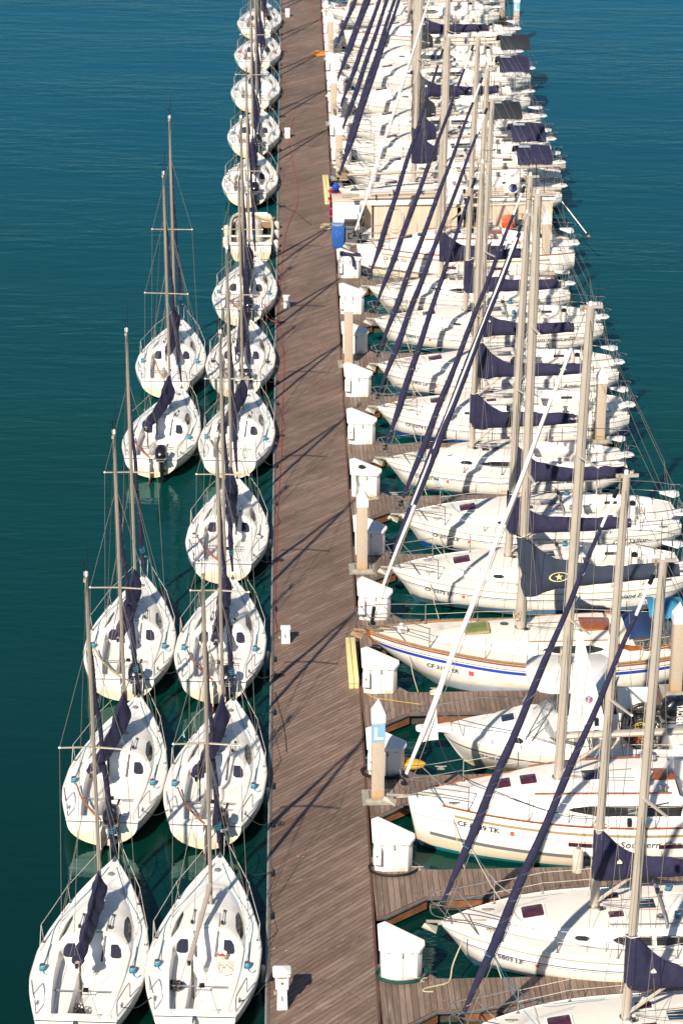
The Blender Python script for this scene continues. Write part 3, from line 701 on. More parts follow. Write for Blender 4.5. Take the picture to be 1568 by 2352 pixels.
def coilthing(x, y, z, label, mat='dark_rope', r=.17, seed=3, turns=7, rr=.011, h=.08, sq=1.0, group=None):
    o = part('rope_coil', ('coil', mat, seed, r), lambda b: rope_heap(b, (0,0,0), r, mat, turns, rr, h, seed, sq=sq), None, (x, y, z)); return tag(o, label, 'rope', group)
ORD = ['nearest', 'second', 'third', 'fourth', 'fifth', 'sixth', 'seventh', 'eighth', 'ninth', 'tenth', 'eleventh', 'twelfth']
_in = [ # bow u,v ; yaw ; options
 ((506,1962), 3.5, dict(cover=False, boom=-5, tiller=None, label='white sloop at the front beside the dock with a bare boom', furl='navy_canvas')),
 ((537,1603), 5, dict(boom=-8, coverseed=2, motor=1, label='white sloop beside the dock with boom cover bent left, second from the front')),
 ((535,1326), 3.5, dict(boom=-1, coverseed=3, motor=1, label='white sloop beside the dock with straight boom cover and black outboard, third from the front')),
 ((545,1096), 3, dict(boom=4, ropes='white_line', coverseed=4, covL=2.3, tiller='varnish', label='white sloop beside the dock with short boom cover and no outboard, fourth from the front')),
 ((576,892), 5.5, dict(boom=-10, coverseed=5, tiller='weathered_teak', label='white sloop with yellowish tiller beside the dock, fifth from the front')),
 ((573,732), 3.5, dict(boom=0, ropes='dark_rope', coverseed=6, motor='tilt', label='white sloop beside the dock with grey tilted motor, sixth from the front')),
 ((587,588), 5, dict(boom=3, till=-.7, coverseed=7, motor=1, label='white sloop moored right in front of the old work skiff beside the dock')),
 ((590,349), 3.5, dict(boom=6, ropes='white_line', coverseed=8, motor=1, label='white sloop moored just beyond the old work skiff, black outboard on its stern')),
 ((599,249), 4, dict(boom=2, coverseed=9, motor=1, label='white sloop beside the dock, second beyond the old work skiff')),
 ((602,155), 4, dict(boom=-4, pockets=False, tiller='tan_strip', coverseed=10, label='white sloop beside the dock, third beyond the old work skiff')),
 ((609,74), 5, dict(boom=8, ropes='red_rope', coverseed=11, motor=None, label='white sloop beside the dock, fourth beyond the old work skiff')),
 ((612,5), 5, dict(boom=10, coverseed=12, label='farthest white sloop beside the dock at the top of the picture')),
]
_out = [
 ((265,1971), 4, dict(boom=-3, cov='slim', coverseed=21, tiller=None, label='white sloop at the front of the outer row with a slim navy boom cover')),
 ((320,1596), 5, dict(boom=-10, coverseed=22, motor=1, label='white outer-row sloop with black outboard and boom cover swung left, second from the front', motor_y=.3)),
 ((332,1321), 2.5, dict(boom=-5, till=-.95, ropes='blue_rope', coverseed=23, motor=1, tiller='tan_strip', label='white outer-row sloop with pale orange tiller, third from the front')),
 ((418,889), 7, dict(boom=-9, coverseed=24, motor=1, label='white outer-row sloop just beyond the gap, cover swung left over its cabin')),
 ((417,732), 3, dict(boom=0, tiller='tan_strip', till=-.5, coverseed=25, label='farthest white sloop of the outer row')),
]
for i, (bp, yaw, kw) in enumerate(_in):
    p = at(bp[0], bp[1], .98); lb = kw.pop('label'); sloop(i, p, yaw, lb, IN, vane=(i % 2 == 0), **kw)
for i, (bp, yaw, kw) in enumerate(_out):
    p = at(bp[0], bp[1], .98); lb = kw.pop('label'); sloop(i, p, yaw, lb, OUTG, **kw)
# ------------------------------------------------------------------ cruising yachts of the right-hand row
CA = Boat(L=9.15, m=3.0, n0=1.35, n1=.45, rake=0, camber=.08,
  b=[(0,.05),(.5,.42),(1,.74),(2,1.22),(3,1.50),(4,1.64),(5,1.69),(6,1.69),(7,1.62),(8,1.46),(8.7,1.26),(9.15,.98)],
  sh=[(0,1.22),(2,1.12),(5,1.02),(9.15,1.02)], zk=[(0,1.15),(.4,.62),(.82,.0),(1.3,-.16),(2.5,-.32),(4,-.6),(6,-.8),(7.6,-.5),(8.5,.05),(9.15,.45)],
  c0=[(0,.02),(1.2,.20),(1.6,.50),(2.2,.76),(3,.98),(4,1.14),(5,1.22),(6,1.25),(7,1.28),(8.2,1.12),(9.15,.8)],
  ct=[(0,.01),(1.2,.15),(1.6,.36),(2.2,.58),(3,.78),(4,.90),(5,.97),(6,1.0),(9,1.0)],
  h=[(0,0),(1.2,0),(1.7,.12),(2.5,.26),(3.6,.38),(5,.44),(6.2,.46)], ch=[(6,.42),(6.6,.30),(8,.22),(9.15,.1)],
  bh0=5.95, bh1=6.12, fw0=6.35, fw=.36, zf=-.46, zseat=-.04, cw=.2, ck1=8.45, tr0=1.5, tr1=1.75)
CB = Boat(L=8.35, m=3.0, n0=1.35, n1=.45, rake=0, camber=.08,
  b=[(0,.05),(.5,.40),(1,.70),(2,1.14),(3,1.40),(4,1.50),(5,1.53),(6,1.48),(7,1.36),(7.8,1.16),(8.35,.92)],
  sh=[(0,1.20),(2,1.10),(5,1.0),(8.35,1.0)], zk=[(0,1.12),(.4,.6),(.85,.0),(1.3,-.16),(2.4,-.32),(4,-.6),(5.5,-.8),(7.0,-.45),(7.8,.08),(8.35,.36)],
  c0=[(0,.02),(1.5,.22),(2,.62),(3,.92),(4,1.05),(5,1.08),(6,1.08),(7.4,.96),(8.35,.7)],
  ct=[(0,.01),(1.5,.16),(2,.44),(3,.72),(4,.82),(5,.86),(8,.86)],
  h=[(0,0),(1.4,0),(2.0,.20),(2.8,.36),(4,.42),(5.3,.44)], ch=[(5,.40),(5.7,.26),(8.35,.1)],
  bh0=5.1, bh1=5.28, fw0=5.5, fw=.34, zf=-.44, zseat=-.04, cw=.18, ck1=7.75, tr0=1.6, tr1=1.8)
CC = Boat(L=10.3, m=3.0, n0=.75, n1=.40, rake=0, camber=.10,
  b=[(0,.07),(.5,.36),(1,.62),(2,1.06),(3,1.38),(4,1.60),(5,1.72),(6,1.77),(7,1.76),(8,1.68),(9.3,1.48),(10.3,1.22)],
  sh=[(0,1.40),(3,1.32),(6,1.26),(10.3,1.24)], zk=[(0,1.3),(.12,.7),(.27,.0),(.7,-.45),(1.6,-.9),(7,-1.0),(9,-.4),(10.3,.30)],
  c0=[(0,.02),(1.4,.24),(2,.62),(3,1.0),(4,1.20),(5,1.30),(6,1.34),(7,1.36),(9,1.24),(10.3,.9)],
  ct=[(0,.01),(1.4,.16),(2,.40),(3,.74),(4,.90),(5,.98),(6,1.02),(10,1.02)],
  h=[(0,0),(1.3,0),(2.2,.20),(3.4,.40),(5,.50),(7.2,.52)], ch=[(7,.46),(7.6,.30),(10.3,.12)],
  bh0=6.9, bh1=7.1, fw0=7.35, fw=.38, zf=-.46, zseat=-.06, cw=.2, ck1=9.6, tr0=1.6, tr1=2.0)
CD = Boat(L=10.2, m=2.6, n0=1.0, n1=.5, rake=0, camber=.09,
  b=[(0,.10),(.5,.40),(1,.64),(2,1.02),(3,1.30),(4,1.50),(5,1.62),(6,1.66),(7,1.60),(8,1.44),(9.2,1.15),(10.2,.78)],
  sh=[(0,1.60),(2,1.36),(5,1.12),(8,1.12),(10.2,1.24)], zk=[(0,1.42),(.8,.70),(1.7,.04),(2.3,-.4),(3.4,-.9),(7,-.9),(8.8,-.1),(10.2,.62)],
  c0=[(0,.02),(2.0,.25),(2.6,.55),(3.5,.85),(4.5,1.02),(6,1.12),(7,1.14),(8.5,.98),(10.2,.6)],
  ct=[(0,.01),(2.0,.18),(2.6,.40),(3.5,.66),(4.5,.80),(6,.90),(7,.92),(10,.9)],
  h=[(0,0),(1.9,0),(2.5,.16),(3.4,.28),(5,.40),(7.2,.46)], ch=[(7,.42),(7.6,.26),(10.2,.1)],
  bh0=7.0, bh1=7.15, fw0=7.35, fw=.36, zf=-.46, zseat=-.05, cw=.16, ck1=9.3, tr0=2.1, tr1=2.3)
HT = R(1.4)
def stanchions(r, B, key, xs, inset=.07, h=.62, rails=2):
    for sd in (-1, 1):
        tops = []
        for x in xs:
            y = mono(B.b, x)-inset; z = B.dz(x, y)
            part('stanchion', ('stn', h), lambda b: (b.tube([(0,0,0),(0,0,h)], .0135, 'stainless', n=6), b.box((0,0,.01), (.09,.07,.03), 'stainless')), r, (x, sd*y, z-.01))
            tops.append((x, sd*y, z))
        for q in range(rails):
            part('lifeline', key+('ll', sd, q), lambda b: ladder_line(b, [(x, y, z+h*(1-.48*q)-.02) for x, y, z in tops], .0075, 'white_line', sag=.03), r)
        yield tops
def bow_pulpit(r, B, key, x1=1.35, h=.66, fwd=.28, w=.3, open_=False):
    def P(b):
        y1 = mono(B.b, x1)-.07; z1 = B.dz(x1, y1); z0 = mono(B.sh, 0)
        for q, k in ((1, 0), (.5, 1)):
            pts = [(x1,-y1,z1+h*q),(x1*.45,-(y1*.62),z0+h*q+.02),(-fwd*.5,-w,z0+h*q+.04),(-fwd,0,z0+h*q+.05),(-fwd*.5,w,z0+h*q+.04),(x1*.45,y1*.62,z0+h*q+.02),(x1,y1,z1+h*q)]
            b.tube(smoothline(pts, 6), .0145, 'stainless', n=6)
        for sd in (-1, 1):
            b.tube([(x1, sd*y1, z1), (x1, sd*y1, z1+h)], .0145, 'stainless', n=6)
            b.tube([(x1*.62, sd*(mono(B.b, x1*.62)-.06), B.dz(x1*.62, mono(B.b, x1*.62)-.06)), (x1*.25, sd*y1*.5, z0+h)], .0145, 'stainless', n=6)
            b.tube([(.25, sd*.12, z0+.03), (-fwd*.55, sd*w, z0+h+.03)], .0145, 'stainless', n=6)
    part('bow_rail', key+('pulpit',), P, r)
def stern_gear(r, B, key, h=.66, seats=True, x0=None, wheel=True, arch=False):
    x0 = x0 or B.L-1.5
    def P(b, only=0):
        for sd in (only,):
            for q in (1, .52):
                ya = mono(B.b, x0)-.07; pts = [(x0, sd*ya, mono(B.sh, x0)+.03+h*q), (B.L-.6, sd*(mono(B.b, B.L-.6)-.03), mono(B.sh, B.L)+.03+h*q), (B.L+.02, sd*(mono(B.b, B.L)+.02), mono(B.sh, B.L)+.03+h*q)]
                if q == 1: pts += [(B.L+.24, sd*(mono(B.b, B.L)*.95), mono(B.sh, B.L)+.05+h), (B.L+.30, sd*.75, mono(B.sh, B.L)+.05+h), (B.L+.12, sd*.52, mono(B.sh, B.L)+.03+h)]
                else: pts += [(B.L+.05, sd*.5, mono(B.sh, B.L)+.03+h*q)]
                b.tube(smoothline(pts, 5), .0145, 'stainless', n=6)
            b.tube([(B.L+.10, sd*.52, mono(B.sh, B.L)+h), (B.L-.03, sd*.50, mono(B.sh, B.L)+.03)], .0145, 'stainless', n=6)
            b.tube([(B.L-.02, sd*(mono(B.b, B.L)), mono(B.sh, B.L)+h+.03), (B.L-.08, sd*(mono(B.b, B.L)-.05), mono(B.sh, B.L)+.03)], .0145, 'stainless', n=6)
    for sd in (-1, 1):
        p = part('stern_rail', key+('pushpit', sd), lambda b: P(b, sd), r)
        if seats:
            part('rail_seat', key+('seat', sd), lambda b: b.prism([(B.L-.42, sd*(mono(B.b, B.L)+.02)), (B.L-.42, sd*(mono(B.b, B.L)-.12)), (B.L-.02, sd*.48), (B.L+.20, sd*.62), (B.L+.24, sd*(mono(B.b, B.L)-.05)), (B.L+.10, sd*(mono(B.b, B.L)+.10))], mono(B.sh, B.L)+h*.62, mono(B.sh, B.L)+h*.62+.05, 'white_paint'), p, bevel=.012)
    if wheel:
        wx = B.ck1-.75; wz = mono(B.sh, wx)
        ped = part('wheel_pedestal', key+('ped',), lambda b: (b.tube([(wx-.02,0,wz-.45),(wx-.02,0,wz+.42)], [.14,.09], 'white_paint', n=10), b.lathe([(.12,0),(.12,.06),(.06,.12)], 'engine_black', (wx-.03,0,wz+.42), n=12), b.tube([(wx-.16,-.17,wz-.4),(wx-.16,-.17,wz+.62),(wx-.16,.17,wz+.62),(wx-.16,.17,wz-.4)], .015, 'stainless', n=6)), r)
        def WH(b):
            c = Vector((wx+.14, 0, wz+.28)); rr = .42
            ring = [c+Vector((.04*math.sin(0), rr*math.cos(a), rr*math.sin(a))) for a in [2*math.pi*i/24 for i in range(24)]]
            b.tube(ring, .016, 'stainless', n=6, closed=True)
            for i in range(6): b.tube([c, ring[i*4]], .009, 'stainless', n=4)
            b.tube([c, c-Vector((.16,0,0))], .03, 'stainless', n=6)
        part('steering_wheel', key+('wheel',), WH, ped)
    part('swim_ladder', key+('lad',), lambda b: (b.tube([(B.L+.04,-.18,mono(B.sh,B.L)-.35),(B.L+.10,-.18,mono(B.sh,B.L)+.55),(B.L+.10,.18,mono(B.sh,B.L)+.55),(B.L+.04,.18,mono(B.sh,B.L)-.35)], .014, 'stainless', n=6), [b.tube([(B.L+.05+.02*i,-.18,mono(B.sh,B.L)-.2+.22*i),(B.L+.05+.02*i,.18,mono(B.sh,B.L)-.2+.22*i)], .012, 'stainless', n=5) for i in range(4)]), r)
def anchor(r, key, z, x=-.25, mat='galvanised'):
    part('anchor', ('anchor', mat), lambda b: (b.box((.25,0,0), (.75,.04,.07), mat, Matrix.Rotation(R(4),4,'Y')), b.add([(-.16,0,-.02),(.10,-.19,-.22),(.16,0,-.12),(.10,.19,-.22),(-.24,0,-.14)], [(0,1,2),(0,2,3),(1,4,2),(2,4,3),(0,4,1),(0,3,4)], mat),
        b.tube([(.6,0,.02),(.9,.02,.0),(1.3,-.03,.02)], .022, 'chain_rust', n=5), b.box((.45,0,-.05), (.6,.13,.03), 'stainless')), r, (x, 0, z), bevel=.004)
def covered_boom(r, key, x, z, L, seed, hm, cover='navy_canvas', logo=True, w=.17, ship=.55, lowm=.28, endh=.22, droop=.3, star=False, tilt=0):
    bm = part('boom', key+('boom', L), lambda b: (b.tube([(0,0,0),(L+.12,0,0)], .062, 'aluminium', n=8, flat=1.4), b.box((L+.14,0,0), (.05,.11,.16), 'engine_grey')), r, (x, 0, z), (0, R(tilt), 0))
    if cover:
        c = part('sail_cover', ('cov', L, seed, hm, cover), lambda b: sail_cover(b, L, hm, w, seed, droop, cover, lowm=lowm, fwd=.19, endh=endh, ship=ship), bm, (-.0, 0, 0))
        if logo:
            def LG(b):
                hx, hz, y = .42, hm*.28, -(w*1.16+.03); Q = .5
                b.add([(hx-.12*Q,y,hz-.1*Q),(hx+.12*Q,y,hz-.1*Q),(hx+.12*Q,y,hz-.01),(hx,y,hz+.14*Q),(hx-.12*Q,y,hz+.02*Q)], [(0,1,2,3,4)], 'white_paint')
                b.add([(hx-.045,y-.003,hz-.01),(hx+.045,y-.003,hz-.01),(hx,y-.003,hz+.05)], [(0,1,2)], 'pale_yellow')
            part('cover_badge', key+('badge', hm), LG, c)
        if star:
            def ST(b):
                cx, cz, y = .95, .22, -.24
                ring = lambda q: [Vector((cx+.30*q*math.cos(a), y, cz+.15*q*math.sin(a))) for a in [2*math.pi*i/28 for i in range(28)]]
                b.grid([ring(1), ring(.84)], 'pale_yellow', closed=True, flip=True)
                b.grid([ring(1), ring(.84)], 'pale_yellow', closed=True)
                s = [Vector((cx+(.12 if i % 2 == 0 else .05)*math.sin(i*math.pi/5), y, cz+(.12 if i % 2 == 0 else .05)*math.cos(i*math.pi/5))) for i in range(10)]
                b.add(s, [tuple(range(10))], 'pale_yellow')
            part('star_emblem', key+('star',), ST, c)
        part('cover_collar', key+('collar', hm), lambda b: b.tube([(-.19,0,hm-.02),(-.1,-.12,hm-.01),(.05,-.13,hm+.02),(.2,-.05,hm+.05),(.2,.05,hm+.05),(.05,.13,hm+.02),(-.1,.12,hm-.01)], .014, 'white_line', n=5, closed=True), c)
    part('mainsheet', key+('msh', L), lambda b: ladder_line(b, [(L*.72,-.03,-.05),(L*.70,-.25,-.85),(L*.74,.03,-.05),(L*.76,.25,-.85)], .010, 'white_line'), bm)
    return bm
def cf_number(r, key, B, txt, x, below, size, style='letter_grey', sticker=True):
    part('registration_number', key+('cf', txt), lambda b: B.htext(b, txt, x, below, size, style, xs=1.05, bold=.004), r)
    if sticker:
        def ST(b):
            w, h = size*.5, size*.6; X = x+size*len(txt)*.66; 
            q = []
            for u, v in ((0,0),(w,0),(w,h),(0,h)):
                z = mono(B.sh, X+u)-below+v-.02; q.append((X+u, -(B.hy(X+u, z)+.012), z))
            b.add(q, [(0,1,2,3)], 'sticker_red')
            q2 = [tuple(a+(c-a)*.6+d for a, c, d in zip(q[0], p, (w*.15, -.003, h*.15))) for p in q]; b.add(q2, [(0,1,2,3)], 'white_paint')
        part('registration_sticker', key+('stk', txt, x), ST, r)
def name_on(r, key, B, txt, x, below, size, shear=.3, xs=1.2, mat='letter_dark'):
    part('boat_name', key+('nm', txt), lambda b: B.htext(b, txt, x, below, size, mat, shear=shear, xs=xs), r)
def halyard_lines(r, key, x, z, B):
    def F(b):
        rg = random.Random(5)
        for i in range(7):
            y = -.42+.14*i; b.tube(smoothline([(x+.15, y*.3, z+.12), (x+.9, y*.8, B.dz(x+.9, y*.8)+.02), (x+1.9, y*1.15, B.dz(x+1.9, abs(y*1.15))+.02)], 4), .008, ['white_line','red_rope','blue_rope','white_line','white_line','dark_rope','white_line'][i], n=4)
        rope_heap(b, (x+.12, -.12, z), .10, 'dark_rope', 4, .01, .08, 3)
    part('control_line', key+('lines',), F, r)
def catalina(i, bow, label, cf=None, name=None, seed=1, band='grey_blue_band', furl='navy_canvas', head=12.65, cover=True, extras=(), numx=.95, hd=0, mx=3.65, short=None):
    B = CA; k = ('A',); r = thing('cruising_yacht', label, 'sailboat', (bow.x, bow.y, 0), R(2.2+hd), 'cruising yachts berthed on the right of the dock')
    part('hull', k+('hull', band), lambda b: B.hull(b, [(.0,.05,'hull_white'),(.05,.09,'rub_rail'),(.30,.275,'navy_stripe'),(.345,.332,'navy_stripe')], [(.20,'teal_bottom'),(.225,'hull_white'),(.40,band)]), r)
    part('deck', k+('deck',), lambda b: B.deck(b), r)
    part('toe_rail', k+('toe',), lambda b: [b.tube([(x, sd*(mono(B.b, x)-.02), mono(B.sh, x)+.045) for x in B.xs(26)], .022, 'gelcoat', n=5) for sd in (-1, 1)], r)
    for sd in (-1, 1): part('handrail', k+('hr', sd), lambda b: b.tube([(x, sd*(mono(B.ct, x)-.05), B.dz(x, mono(B.ct, x)-.05)+.07) for x in (3.9, 4.4, 4.9, 5.4, 5.8)], .014, 'stainless', n=5), r)
    for sd in (-1, 1):
        part('port_window', k+('pw', sd), lambda b: B.patch(b, 3.05, 3.42, .25, .55, 'smoked_glass', side=sd, tip0=True, tip1=True, n=12), r)
        part('cabin_window', k+('w1', sd), lambda b: B.patch(b, 3.95, 4.88, .16, .62, 'smoked_glass', side=sd, tip0=True), r)
        part('cabin_window', k+('w2', sd), lambda b: B.patch(b, 4.98, 5.85, .16, .62, 'smoked_glass', side=sd, tip1=True), r)
        w = part('winch', k+('w',), lambda b: winch(b, .10, .20), r, (6.75, sd*1.18, B.dz(6.75, 1.18)-.01))
        part('winch', k+('w2',), lambda b: winch(b, .08, .16, 'blue_rope' if seed % 2 else None), r, (5.55, sd*.62, B.dz(5.55, .62)-.01))
        part('cockpit_locker', k+('ck', sd), lambda b: b.box((7.1, sd*.98, B.dz(7.1, .7)+.13), (.42,.012,.10), 'smoked_glass', Matrix.Rotation(R(12)*sd, 4, 'X')), r)
        part('cleat', ('cleat_b',), lambda b: (b.tube([(-.14,0,.07),(.14,0,.07)], .017, 'stainless', n=6), b.box((0,0,.035), (.09,.04,.07), 'stainless')), r, (1.15, sd*.45, B.dz(1.15,.45)))
        part('cleat', ('cleat_b',), None, r, (8.5, sd*1.2, B.dz(8.5,1.2)))
    hatch(r, k, 2.18, 0, B.dz(2.18,0), .52, .50, 'purple_glass', R(-9))
    hatch(r, k, 4.12, -.42, B.dz(4.12,.42), .36, .26, 'purple_glass', R(-4)); hatch(r, k, 4.12, .42, B.dz(4.12,.42), .36, .26, 'purple_glass', R(-4))
    part('deck_window', k+('dkw',), lambda b: b.prism([(-.26,-.17),(.26,-.2),(.26,.2),(-.26,.17)], 0, .012, 'blue_glass'), r, (4.85, 0, B.dz(4.85,0)+.006), (0, R(-2), 0))
    part('deck_vent', k+('vent',), lambda b: (b.lathe([(.11,0),(.11,.06),(.05,.09)], 'stainless', n=12), b.lathe([(.07,.09),(.065,.10)], 'engine_grey', n=12)), r, (5.15, -.62, B.dz(5.15,.62)))
    part('companionway', k+('cw',), lambda b: (b.box((5.72,0,B.dz(5.72,0)+.035), (.72,.62,.05), 'gelcoat'), b.box((6.09,0,mono(B.sh,6.1)+.13), (.03,.58,.42), 'teak', Matrix.Rotation(R(-12),4,'Y')), b.box((5.72,.34,B.dz(5.72,.34)+.04),(.9,.04,.06),'white_paint'), b.box((5.72,-.34,B.dz(5.72,.34)+.04),(.9,.04,.06),'white_paint')), r, bevel=.006)
    part('traveller_arch', k+('arch',), lambda b: (b.tube(smoothline([(5.25,-1.0,B.dz(5.25,1.0)),(5.22,-.82,B.dz(5.25,.8)+.16),(5.2,0,B.dz(5.2,0)+.20),(5.22,.82,B.dz(5.25,.8)+.16),(5.25,1.0,B.dz(5.25,1.0))], 5), .035, 'engine_grey', n=6), b.box((5.2,.15,B.dz(5.2,0)+.26), (.1,.16,.08), 'black')), r)
    part('seat_pad', k+('pad', seed % 2), lambda b: b.box((7.1,.78,B.dz(7.1,.7)+.0),(1.5,.02,.008),'cream_deck'), r)
    for _ in stanchions(r, B, k, [1.35, 2.6, 4.0, 5.4, 6.7, 7.7]): pass
    bow_pulpit(r, B, k); stern_gear(r, B, k); anchor(r, k, mono(B.sh,0)+.04)
    zb = B.dz(mx,0)-.02; k = k if mx == 3.65 else k+(mx,)
    m, pt = mast_parts(r, k+(head,), mx, zb, head, .30, .105, .070, 'aluminium', [zb+5.6], [1.0], mx+.1, 1.30, mono(B.sh,mx)+.04, None, (8.95, .75, mono(B.sh,9)+.05), sweep=.35)
    part('mast_light', k+('ml',), lambda b: b.box((mx-.13,-.02,zb+5.0), (.09,.12,.16), 'black'), m)
    p0, p1 = Vector((-.02,0,mono(B.sh,0)+.42)), pt(head-.12)+Vector((-.12,0,0))
    part('forestay', k+('fst', head), lambda b: (b.tube([Vector((0.02,0,mono(B.sh,0)+.02)), p1], .010, 'wire', n=5), b.lathe([(.045,-.08),(.09,-.06),(.09,-.04),(.035,-.02),(.035,.06),(.09,.08),(.09,.1),(.03,.12)], 'black', p0, n=12), b.tube([p0.lerp(p1,.965), p0.lerp(p1,.985)], .05, 'engine_black', n=8), b.tube([p0.lerp(p1,.90), p0.lerp(p1,.965)], .035, 'white_paint', n=8)), r)
    f = part('furled_jib', k+('jib', furl, head), lambda b: furled(b, p0, p1, furl, .05, .105, .04, .02, .90, 3), r)
    part('jib_cord', k+('jc', head), lambda b: spiral(b, p0, p1, 'white_line', .05, .105, .04, .03, .89, 22, .006), f)
    part('jib_sheet', k+('js', seed % 2), lambda b: [b.tube(smoothline([p0.lerp(p1,.16), (1.6, sd*.5, 1.75), (3.0, sd*1.15, 1.28), (4.6, sd*1.32, 1.16), (6.6, sd*1.2, 1.4)], 5), .008, 'blue_rope' if seed % 2 else 'white_line', n=4) for sd in (-1, 1)], r)
    part('sheet_wrap', k+('swr', head), lambda b: spiral(b, p0, p1, 'blue_rope', .05, .105, .04, .15, .165, 4, .010, 1.12), f)
    bmo = covered_boom(r, k, mx+.11, zb+1.05, 3.75 if seed != 8 else 4.0, seed, 1.12, 'navy_canvas' if cover else None, logo=(seed % 3 != 2))
    if short: part('sail_cover', ('scov', short, seed), lambda b: sail_cover(b, .85, 1.45, .17, seed, .1, short, lowm=.2, fwd=.2, endh=.1, ship=.7), bmo)
    part('boom_vang', k+('vang',), lambda b: (b.tube([(mx+.07,0,zb+.15),(mx+1.1,0,zb+1.0)], .035, 'aluminium', n=7), b.tube([(mx+.1,.05,zb+.2),(mx+1.1,.04,zb+1.0)], .008, 'white_line', n=4)), r)
    halyard_lines(r, k, mx+.05, zb, B)
    if cf: cf_number(r, k, B, cf, numx, .40, .17)
    if name: name_on(r, k, B, name[0], name[1], .30, name[2] if len(name) > 2 else .22)
    return r
catal_mesh_ready = part
def capri(i, bow, label, cf=None, name=None, seed=1, cover=True, head=11.7, bimini=None):
    B = CB; k = ('B',); r = thing('cruising_yacht', label, 'sailboat', (bow.x, bow.y, 0), R(3), 'cruising yachts berthed on the right of the dock')
    part('hull', k+('hull',), lambda b: B.hull(b, [(.0,.04,'hull_white'),(.04,.08,'rub_rail'),(.26,.235,'navy_stripe'),(.30,.285,'navy_stripe')], [(.18,'teal_bottom'),(.33,'grey_blue_band')]), r)
    part('deck', k+('deck',), lambda b: B.deck(b), r)
    for sd in (-1, 1):
        part('port_window', k+('pw', sd), lambda b: B.patch(b, 2.5, 2.95, .25, .6, 'smoked_glass', side=sd, tip0=True, tip1=True, n=12), r)
        part('cabin_window', k+('w1', sd), lambda b: B.patch(b, 3.2, 4.9, .18, .62, 'smoked_glass', side=sd, tip0=True), r)
        part('winch', k+('w',), lambda b: winch(b, .09, .18), r, (5.95, sd*1.0, B.dz(5.95, 1.0)-.01))
        part('cleat', ('cleat_b',), None, r, (1.15, sd*.42, B.dz(1.15,.42)))
    part('deck_window', k+('fw',), lambda b: b.prism([(1.5,-.16),(2.2,-.42),(2.3,-.42),(2.3,.42),(2.2,.42),(1.5,.16)], B.dz(1.55,0)-.03, lambda x, y: B.dz(x, abs(y))+.012, 'blue_glass'), r)
    part('deck_window', k+('fw2',), lambda b: [b.box((3.45+.34*q,0,B.dz(3.5+.34*q,0)+.005),(.24,.7,.015),'smoked_glass') for q in (0,1)], r)
    part('companionway', k+('cw',), lambda b: (b.box((4.9,0,B.dz(4.9,0)+.035), (.62,.6,.05), 'gelcoat'), b.box((5.24,0,mono(B.sh,5.1)+.14), (.03,.56,.40), 'orange_plastic' if seed == 7 else 'teak', Matrix.Rotation(R(-12),4,'Y'))), r, bevel=.006)
    for _ in stanchions(r, B, k, [1.3, 2.6, 3.9, 5.2, 6.4]): pass
    bow_pulpit(r, B, k, 1.3); stern_gear(r, B, k, x0=6.8); anchor(r, k, mono(B.sh,0)+.04)
    zb = B.dz(3.0,0)-.02
    m, pt = mast_parts(r, k+(head,), 3.0, zb, head, .16, .095, .065, 'aluminium', [zb+4.9], [.95], 3.1, 1.18, mono(B.sh,3)+.04, None, (8.2, .7, mono(B.sh,8)+.05), sweep=.35)
    p0, p1 = Vector((-.02,0,mono(B.sh,0)+.42)), pt(head-.12)+Vector((-.12,0,0))
    part('forestay', k+('fst',), lambda b: (b.tube([Vector((0.02,0,mono(B.sh,0)+.02)), p1], .010, 'wire', n=5), b.lathe([(.045,-.08),(.09,-.06),(.09,-.04),(.035,-.02),(.035,.06),(.09,.08),(.09,.1),(.03,.12)], 'black', p0, n=12), b.tube([p0.lerp(p1,.93), p0.lerp(p1,.965)], .05, 'engine_black', n=8)), r)
    f = part('furled_jib', k+('jib',), lambda b: furled(b, p0, p1, 'navy_canvas', .05, .11 if 1 else .1, .04, .02, .90, 5), r)
    part('jib_cord', k+('jc',), lambda b: spiral(b, p0, p1, 'white_line', .05, .105, .04, .03, .89, 24, .006), f)
    covered_boom(r, k, 3.1, zb+1.0, 3.6, seed, 1.05, 'navy_canvas' if cover else None, logo=False)
    part('boom_vang', k+('vang',), lambda b: b.tube([(3.05,0,zb+.15),(4.0,0,zb+.95)], .03, 'aluminium', n=7), r)
    halyard_lines(r, k, 3.0, zb, B)
    if cf: cf_number(r, k, B, cf, .95, .38, .16)
    if name: name_on(r, k, B, name[0], name[1], .27, .22)
    if bimini: bimini_on(r, k, bimini)
    return r
def bimini_on(r, k, spec, mat='dark_canvas'):
    x0, x1, z, w, mat = spec
    def BM(b):
        rows = []
        for i in range(11):
            t = i/10; x = x0+(x1-x0)*t
            rows.append([Vector((x, w*math.sin(a)*(1-.10*(2*t-1)**4), z+.60*math.cos(a)-.36+.06*math.sin(math.pi*t)-.03*abs(math.sin(t*math.pi*3)))) for a in [R(-82+164*j/14) for j in range(15)]])
        b.grid(rows, mat, flip=True); b.grid([[p-Vector((0,0,.012)) for p in q] for q in rows], mat)
    c = part('bimini_top', k+('bim', x0, w, mat), BM, r)
    part('bimini_frame', k+('bif', x0, w), lambda b: [b.tube([(x0+.75, s_*w*.9, z-1.2), (x, s_*w*.98, z-.27), (x, s_*w*.7, z+.02)], .013, 'stainless', n=5) for s_ in (-1, 1) for x in (x0+.1, (x0+x1)/2, x1-.1)], c)
    part('bimini_window', k+('biw', x0, w), lambda b: b.prism([(-.24,-.17),(.24,-.17),(.24,.17),(-.24,.17)], 0, .008, 'pale_band'), c, ((x0+x1)/2-.35, -.15, z+.30))
    return c
